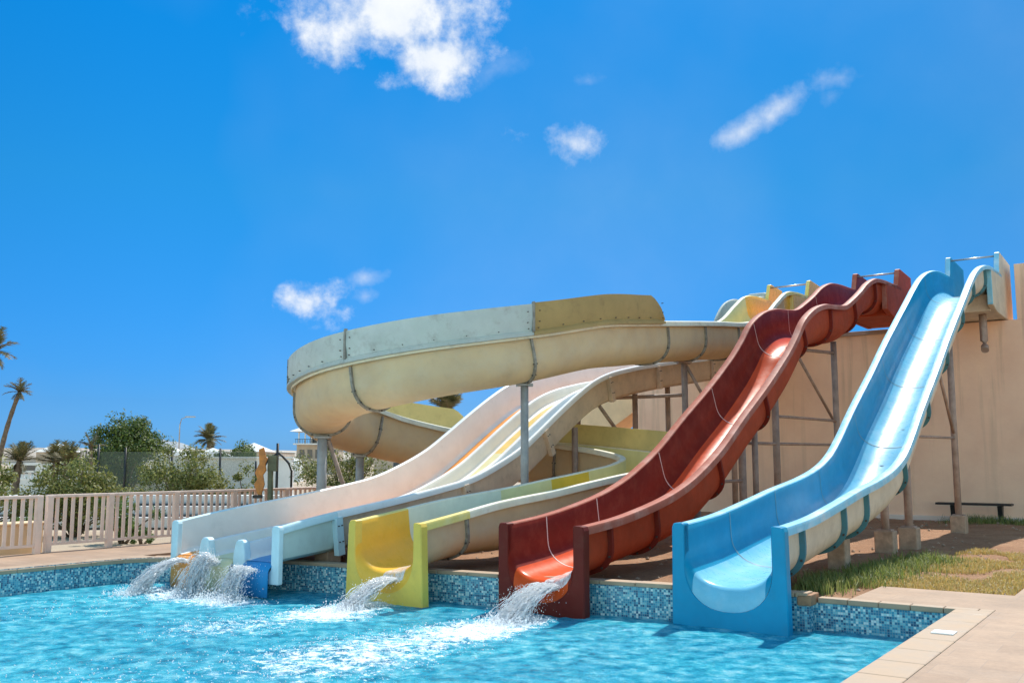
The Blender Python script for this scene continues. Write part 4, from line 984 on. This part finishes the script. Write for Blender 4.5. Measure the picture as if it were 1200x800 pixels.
# grass
def blades(name, spots, m, label_kind='stuff', h=.22, wd=.012):
    vs, fs = [], []
    for (x, y, z, hh) in spots:
        az = random.uniform(0, 6.283); d_ = Vector((math.cos(az), math.sin(az), 0)); sd = Vector((-d_.y, d_.x, 0)); b = Vector((x, y, z)); le = random.uniform(.1, .8) * hh; k = len(vs)
        m1 = b + UP * hh * .6 + d_ * le * .35; tp = b + UP * hh * random.uniform(.75, 1) + d_ * le
        vs += [b - sd * wd / 2, b + sd * wd / 2, m1 + sd * wd * .4, m1 - sd * wd * .4, tp]; fs += [(k, k + 1, k + 2, k + 3), (k + 3, k + 2, k + 4)]
    me = bpy.data.meshes.new(name); me.from_pydata([tuple(v) for v in vs], [], fs); o = link(name, me, m); tag(o, kind='stuff'); return o
sp = []
for _ in range(210):
    s = random.uniform(.9, 6.2); t = random.gauss(-.22 + .10 * s, .24)
    if (t > .15 and s < 2.0) or t > 2.0 or s < .75 or t < -.9: continue
    hh = random.uniform(.06, .24)
    for k in range(30):
        q = W(s + random.gauss(0, .12), t + random.gauss(0, .12)); sp.append((q.x, q.y, .34, hh * random.uniform(.5, 1.1)))
for _ in range(150):
    s = random.uniform(17.3, 18.7); t = random.uniform(-1.6, 2.0); hh = random.uniform(.15, .32)
    for k in range(14):
        q = W(s + random.gauss(0, .1), t + random.gauss(0, .12)); sp.append((q.x, q.y, .3, hh * random.uniform(.5, 1)))
o = blades('grass', sp, 'grass'); o['label'] = 'green tufts of grass under and beside the blue slide and along the wall'; o['category'] = 'grass'
sp = []
for _ in range(22000):
    s = random.uniform(1.98, 8.6); t = random.uniform(-.2, 2.08) 
    if noise.noise(Vector((s * .9, t * 1.2, 3))) < -.22 + .05 * max(0, s - 4.5): continue
    if t < .1 * s - .3: continue
    q = W(s, t); sp.append((q.x, q.y, .34, random.uniform(.03, .10)))
o = blades('dry_grass', sp, 'drygrass', wd=.012); o['label'] = 'yellow dry turf between the deck and the dirt'; o['category'] = 'grass'
# stones on the dirt
mb = MB()
for _ in range(900):
    s = random.uniform(.5, 18); t = random.uniform(-10.5, 2)
    if s > 8 and random.random() < .5: continue
    r = random.uniform(.012, .05) * (1 if random.random() < .9 else 1.8); q = W(s, t, .345); vs = [q + Vector((r * random.uniform(.7, 1.2) * a, r * random.uniform(.7, 1.2) * b, r * .7 * c_)) for a, b, c_ in ((1, 0, 0), (-1, 0, 0), (0, 1, 0), (0, -1, 0), (0, 0, 1), (0, 0, -1))]
    mb.add(vs, [(0, 2, 4), (2, 1, 4), (1, 3, 4), (3, 0, 4), (2, 0, 5), (1, 2, 5), (3, 1, 5), (0, 3, 5)])
o = mb.build('pebbles', 'concrete'); tag(o, 'loose stones scattered over the red dirt below the slides', 'stones', kind='stuff')

# ------------------------------------------------------------------ beyond the fence
def mesh_mat():
    m, nt, N, L, B = new_mat('chain_link'); tc = N.new('ShaderNodeTexCoord'); B.inputs['Base Color'].default_value = (.10, .14, .11, 1)
    outs = []
    for a in (45, -45):
        mp = N.new('ShaderNodeMapping'); mp.inputs['Rotation'].default_value = (0, math.radians(a), 0); L.new(tc.outputs['Object'], mp.inputs[0])
        wv_ = N.new('ShaderNodeTexWave'); wv_.inputs['Scale'].default_value = 11; wv_.bands_direction = 'X'; L.new(mp.outputs[0], wv_.inputs[0])
        g_ = N.new('ShaderNodeMath'); g_.operation = 'GREATER_THAN'; g_.inputs[1].default_value = .84; L.new(wv_.outputs['Fac'], g_.inputs[0]); outs.append(g_.outputs[0])
    mx = N.new('ShaderNodeMath'); mx.operation = 'MAXIMUM'; L.new(outs[0], mx.inputs[0]); L.new(outs[1], mx.inputs[1]); L.new(mx.outputs[0], B.inputs['Alpha']); return m
M['chain'] = mesh_mat()
ch = empty('chain_link_fence', (-14.4, 32, .3), 'tall dark chain-link fence with thin black posts in front of the dense tree', 'fence')
for x, zt in ((-13.75, 2.55), (-12.85, 2.45), (-11.3, 2.42), (-10.5, 2.5), (-9.7, 2.42), (-8.5, 2.0), (-14.15, 2.35)):
    mb = MB(); mb.tube([(x, 32, .3), (x, 32, zt)], .035, 6); mb.build('post', 'dark', ch)
mb = MB(); mb.add([(-13.75, 32.04, .4), (-8.5, 32.04, .4), (-8.5, 32.04, 2.3), (-13.75, 32.04, 2.3)], [(0, 1, 2, 3)]); mb.tube([(-13.75, 32.02, 2.3), (-8.5, 32.02, 2.3)], .008, 4); mb.build('wire_mesh', 'chain', ch)
ag = empty('garden_gate', (-5.85, 26, .3), 'black arched metal gate frame behind the carved sign post', 'gate')
arc = [(-6.35, 1.2), (-6.35, 1.75), (-6.22, 2.0), (-6.02, 2.17), (-5.95, 2.2)]; arc2 = [(-5.95, 2.2), (-5.85, 2.13), (-5.68, 1.95), (-5.6, 1.75), (-5.6, .3)]
mb = MB(); mb.tube([(x, 24.5, z) for x, z in arc], .025, 6); mb.tube([(x, 24.5, z) for x, z in arc2], .03, 6); mb.build('arch', 'dark', ag)
mb = MB(); mb.tube([(-5.97, 24.5, .3), (-5.97, 24.5, 2.45)], .035, 6); mb.build('post', 'dark', ag)
# white terrace of low benches right behind the fence
tb = empty('terrace_wall', (-9, 24, .3), 'stepped low white terrace wall seen through the pickets', 'wall')
d0 = Vector((.30, .95, 0)).normalized()
mb = MB(); 
for k, (z0, z1, off) in enumerate(((.34, .60, 0), (.65, .86, .35), (.91, 1.12, .7))):
    mb.box(Vector((-9.4, 24.6 + off, (z0 + z1) / 2)), (4.2, .25, (z1 - z0) / 2))
mb.build('white_step', 'white_wall', tb, bevel=.015)
mb = MB(); mb.box(Vector((-9.4, 24.75, .624)), (4.15, .2, .025)); mb.box(Vector((-9.4, 25.1, .884)), (4.15, .2, .025)); mb.build('recess', 'window', tb)
# whitewashed walls and houses
def house(x, y, w_, d_, h, label, m='white_wall', roof=None, wins=(), dome=0, z=.3, group=None):
    r = empty('house', (x, y, z), label, 'house', group); mb = MB(); mb.box((x, y, z + h / 2), (w_ / 2, d_ / 2, h / 2)); wl = mb.build('wall', m, r, bevel=.02)
    if roof == 'pyr':
        mb = MB(); a = 1.12; mb.add([(x - w_ / 2 * a, y - d_ / 2 * a, z + h), (x + w_ / 2 * a, y - d_ / 2 * a, z + h), (x + w_ / 2 * a, y + d_ / 2 * a, z + h), (x - w_ / 2 * a, y + d_ / 2 * a, z + h), (x, y, z + h + w_ * .28)], [(0, 1, 4), (1, 2, 4), (2, 3, 4), (3, 0, 4), (3, 2, 1, 0)]); mb.build('roof', 'white_wall', r)
    if roof == 'par':
        mb = MB(); mb.box((x, y, z + h + .1), (w_ / 2 + .1, d_ / 2 + .1, .1)); mb.build('roof', 'white_wall', r)
    if dome:
        vs = []; n, k_ = 16, 6
        for i in range(k_ + 1):
            for j in range(n): a = PI / 2 * i / k_; vs.append((x + dome * math.cos(a) * math.cos(2 * PI * j / n), y + dome * math.cos(a) * math.sin(2 * PI * j / n), z + h + dome * .6 * math.sin(a)))
        mb = MB(); mb.add(vs, [(i * n + j, i * n + (j + 1) % n, (i + 1) * n + (j + 1) % n, (i + 1) * n + j) for i in range(k_) for j in range(n)], 0, True); mb.build('dome', 'white_wall', r)
    for (wx, wz, ww, wh) in wins:
        mb = MB(); mb.box((x + wx, y - d_ / 2 - .01, z + wz), (ww / 2, .03, wh / 2)); mb.build('window', 'window', r)
    return r
GH = 'low houses along the horizon'
mb = MB(); mb.box((-11.4, 40, 1.2), (2.3, .2, .92)); mb.box((-11.4, 39.97, 2.14), (2.35, .26, .04)); o = mb.build('boundary_wall', 'white_wall', bevel=.01); tag(o, 'white boundary wall below the low dark tree', 'wall')
mb = MB(); mb.box((-18.0, 46, .75), (6, .15, .42))
for k in range(40): mb.box((-23.8 + .3 * k, 45.8, 1.34), (.05, .05, .12))
mb.box((-18.0, 45.8, 1.5), (6, .12, .05)); o = mb.build('balustrade_wall', 'white_wall'); tag(o, 'white balustrade wall behind the palm clump', 'wall')
house(-44, 95, 8, 6, 1.3, 'white flat-roofed house behind the palm clump', wins=((-2, .9, 1, .8), (1, .9, 1, .8)), roof='par', group=GH)
house(-32.0, 80, 3, 4, 2.2, 'small white house with dark windows left of the dense tree', wins=((-.9, 1.4, .7, .6), (.8, 1.4, .7, .6)), roof='par', group=GH)
house(-66, 140, 4.5, 4, 3.0, 'tan house with a white pyramid roof far left', m='far_tan', roof='pyr', group=GH)
house(-52.5, 170, 26, 10, 3.2, 'long tan hotel wing right of the round palm', m='far_tan', wins=[(-10 + 3 * k, 1.8, 1.3, 1.3) for k in range(7)], roof='par', group=GH)
house(-38.5, 110, 3.2, 3, 2.3, 'white pavilion with a pointed roof under the round palm', roof='pyr', group=GH)
house(-34.2, 110, 4.0, 3, 2.1, 'wide white pointed roof right of the round palm', roof='pyr', group=GH)
house(-25.5, 95, 3.2, 3, 2.6, 'white pointed roof left of the hotel pavilion', m='far_tan', roof='pyr', wins=((-.7, 1.4, .6, .9), (.7, 1.4, .6, .9)), group=GH)
house(-20.5, 80, 1.6, 1.6, 1.5, 'small white vaulted kiosk under the hotel', dome=.8, group=GH)
house(-18.3, 80, 1.7, 1.7, 1.5, 'larger white vaulted kiosk beside the olive bush', dome=.85, wins=((0, .8, .8, .9),), group=GH)
house(-9.5, 100, 9, 5, 1.9, 'low tan house seen under the spiral slide', m='far_tan', wins=((-2, 1.2, 1, .7), (2, 1.2, 1, .7)), roof='par', group=GH)
# hotel pavilion on columns
_n0 = set(bpy.data.objects)
hp = empty('hotel_pavilion', (-21.5, 98, .3), 'two-storey hotel pavilion with columns, balcony rail and white pyramid roof', 'building')
mb = MB(); mb.box((-21.4, 98, 2.2), (2.6, 2.2, 1.9)); mb.build('wall', 'far_tan', hp)
mb = MB(); mb.box((-21.4, 97.6, 4.15), (2.9, 2.6, .09)); mb.build('balcony_slab', 'white_wall', hp)
for x in (-23.7, -22.9, -22.1, -21.3, -20.5, -19.7):
    mb = MB(); mb.tube([(x, 95.6, 4.2), (x, 95.6, 5.75)], .09, 8); mb.build('column', 'white_wall', hp)
mb = MB(); mb.box((-21.0, 97.6, 5.0), (1.4, 1.3, .75)); mb.build('upper_room', 'window', hp)
mb = MB()
for k in range(24): mb.box((-24.0 + .22 * k, 95.1, 4.5), (.02, .02, .25))
mb.box((-21.4, 95.1, 4.76), (2.7, .03, .03)); mb.build('balcony_rail', 'dark', hp)
mb = MB(); a = 3.0; mb.add([(-21.7 - a, 97.6 - a, 5.75), (-21.7 + a, 97.6 - a, 5.75), (-21.7 + a, 97.6 + a, 5.75), (-21.7 - a, 97.6 + a, 5.75), (-21.7, 97.6, 7.1)], [(0, 1, 4), (1, 2, 4), (2, 3, 4), (3, 0, 4), (3, 2, 1, 0)]); mb.build('roof', 'white_wall', hp)
for x in (-23.3, -22.3, -21.3, -20.3, -19.3):
    mb = MB(); mb.box((x, 95.78, 2.9), (.3, .03, .55)); mb.build('window', 'window', hp)
for o_ in bpy.data.objects:
    if o_ not in _n0 and o_.parent is None: o_.location += Vector((-3.5, 27, 0))
# street lamp far off
sl_ = empty('street_lamp', (-48.5, 140, .3), 'thin pale street lamp rising behind the dense tree', 'street lamp')
mb = MB(); mb.tube([(-48.5, 140, .3), (-48.5, 140, 7.2), (-48.3, 140, 8.1), (-47.6, 140, 8.4)], [.11, .08, .07, .06], 8); mb.build('pole', 'steel', sl_)
mb = MB(); mb.box((-47.0, 140, 8.42), (.7, .25, .09)); mb.build('lamp_head', 'steel', sl_, bevel=.05)
# hills
def hill(name, x, y, w_, d_, h, m):
    n, k_ = 36, 10; vs = []
    for i in range(k_ + 1):
        for j in range(n):
            a = PI / 2 * i / k_; r = math.cos(a) * (1 + .12 * noise.noise(Vector((j * .5, i * .4, x)))); vs.append((x + w_ / 2 * r * math.cos(2 * PI * j / n), y + d_ / 2 * r * math.sin(2 * PI * j / n), .2 + h * math.sin(a) * (1 + .15 * noise.noise(Vector((j * .6, i * .7, x))))))
    mb = MB(); mb.add(vs, [(i * n + j, i * n + (j + 1) % n, (i + 1) * n + (j + 1) % n, (i + 1) * n + j) for i in range(k_) for j in range(n)], 0, True); o = mb.build(name, m); tag(o, kind='structure')
M['hill'] = plain('grey_hill', (.30, .33, .36), .95, .2, .05); M['hill_tan'] = plain('tan_hill', (.44, .37, .30), .95, .2, .05)
hill('hill', -230, 640, 46, 60, 14.5, 'hill'); hill('terrain', -230, 520, 480, 120, 8.2, 'hill_tan')
hill('terrain_ridge', 60, 560, 260, 120, 6, 'hill_tan')

# ------------------------------------------------------------------ running water at the outlets
def spray_mat():
    m, nt, N, L, B = new_mat('white_running_water'); B.inputs['Base Color'].default_value = (.95, .97, .98, 1); B.inputs['Roughness'].default_value = .12
    g = N.new('ShaderNodeNewGeometry'); tr = N.new('ShaderNodeBsdfTransparent'); ms = N.new('ShaderNodeMixShader'); tl = N.new('ShaderNodeBsdfTranslucent'); tl.inputs[0].default_value = (.97, .98, 1, 1); m2 = N.new('ShaderNodeMixShader'); m2.inputs[0].default_value = .55
    r = N.new('ShaderNodeMapRange'); L.new(g.outputs['Random Per Island'], r.inputs[0]); r.inputs[3].default_value = .6; r.inputs[4].default_value = 1
    L.new(B.outputs[0], m2.inputs[1]); L.new(tl.outputs[0], m2.inputs[2])
    L.new(r.outputs[0], ms.inputs[0]); L.new(tr.outputs[0], ms.inputs[1]); L.new(m2.outputs[0], ms.inputs[2]); L.new(ms.outputs[0], N['Material Output'].inputs[0]); return m
M['spray'] = spray_mat()
def drop(mb, q, r_):
    mb.add([q + Vector((r_, 0, 0)), q + Vector((-r_, 0, 0)), q + Vector((0, r_, 0)), q + Vector((0, -r_, 0)), q + Vector((0, 0, r_ * 1.5)), q - Vector((0, 0, r_ * 1.5))], [(0, 2, 4), (2, 1, 4), (1, 3, 4), (3, 0, 4), (2, 0, 5), (1, 2, 5), (3, 1, 5), (0, 3, 5)], 0, True)
def jet(s0, t0, z0, width, v, label, n=1500, up=.0, r=.004, drops=900, spread=.12, tdrift=0, back=.5, thick=.05):
    """water leaving the outlet: broken strands that widen and froth as they fall, with drops around"""
    mb = MB()
    for k in range(n):
        a = max(-1.1, min(1.1, random.gauss(0, .45))); t = t0 + a * width / 2; vs_ = v * random.uniform(.7, 1.12); vz = up * random.uniform(.2, 1.15); vt = random.gauss(0, spread) + tdrift
        zz = z0 + random.uniform(0, thick); tf = (vz + math.sqrt(vz * vz + 19.6 * zz)) / 9.8; t_a = random.uniform(-back, .85); t_b = min(1.02, t_a + random.uniform(.06, .30)); pts = []
        for i in range(5):
            ti = (t_a + (t_b - t_a) * i / 4) * tf; j = .012 * max(0, ti / tf) + .003
            q = W(s0 - vs_ * ti, t, zz - thick * .5) if ti < 0 else W(s0 - vs_ * ti, t + vt * ti, zz + vz * ti - 4.9 * ti * ti)
            pts.append(q + Vector((random.gauss(0, j), random.gauss(0, j), random.gauss(0, j))))
        rr = r * random.uniform(.5, 1.8); mb.tube(pts, [rr * .2, rr, rr * 1.1, rr * .9, rr * .2], 3, cap=False)
    for k in range(drops):
        vz = up * random.uniform(.2, 1.5); f = random.uniform(.1, 1.15); tf = (vz + math.sqrt(vz * vz + 19.6 * z0)) / 9.8; ti = f * tf; sp_ = .03 + .10 * f
        q = W(s0 - v * random.uniform(.6, 1.15) * ti, t0 + tdrift * ti + random.gauss(0, width * .35 + .08 * f), max(.0, z0 + vz * ti - 4.9 * ti * ti) + abs(random.gauss(0, sp_ * .6)))
        drop(mb, q, random.uniform(.0015, .006))
    for k in range(drops):     # splash crown where it lands
        tf = (up + math.sqrt(up * up + 19.6 * z0)) / 9.8
        q = W(s0 - v * tf * .95 + random.gauss(0, .16), t0 + tdrift * tf + random.gauss(0, width * .42), abs(random.gauss(0, .055)))
        drop(mb, q, random.uniform(.003, .011))
    o = mb.build('water_jet', 'spray'); tag(o, label, 'water jet', 'water jets at the slide outlets', 'stuff'); return o
jet(-.46, -3.08, .36, .40, 3.7, 'white stream pouring from the red outlet into the pool', 2300, spread=.15, up=.05, back=.8)
jet(-.95, -5.42, .33, .34, 3.4, 'white stream pouring from the yellow outlet into the pool', 1800, spread=.14, up=.05, back=.6)
jet(-1.70, -9.15, .44, .26, 2.6, 'thin stream shooting down from the orange lane', 900, spread=.10, tdrift=-.2, up=.2, back=.3)
jet(-1.72, -8.33, .44, .30, 1.1, 'bubbling jet at the cream lane outlet', 1000, up=1.5, spread=.26, drops=1300, back=.1)
jet(-1.72, -7.55, .40, .44, 1.3, 'low splashing jet at the blue lane outlet', 550, up=.7, spread=.36, drops=1300, back=.1)
# foam clots and flying drops over the churned water
mb = MB(); cnt = 0
while cnt < 3600:
    s = random.uniform(-6.5, -.8); t = random.uniform(-9.8, -2.0); f = foamv(s, t)
    if random.random() > f * .8 + .0: continue
    cnt += 1; r_ = random.uniform(.003, .013) * (.6 + .5 * f); q = W(s, t, random.uniform(.01, .03) + abs(random.gauss(0, .035)) * f)
    mb.add([q + Vector((r_, 0, 0)), q + Vector((-r_, 0, 0)), q + Vector((0, r_, 0)), q + Vector((0, -r_, 0)), q + Vector((0, 0, r_)), q - Vector((0, 0, r_))], [(0, 2, 4), (2, 1, 4), (1, 3, 4), (3, 0, 4), (2, 0, 5), (1, 2, 5), (3, 1, 5), (0, 3, 5)], 0, True)
o = mb.build('foam_spray', 'spray'); tag(o, 'white drops and foam dancing over the churned pool water', 'foam', kind='stuff')
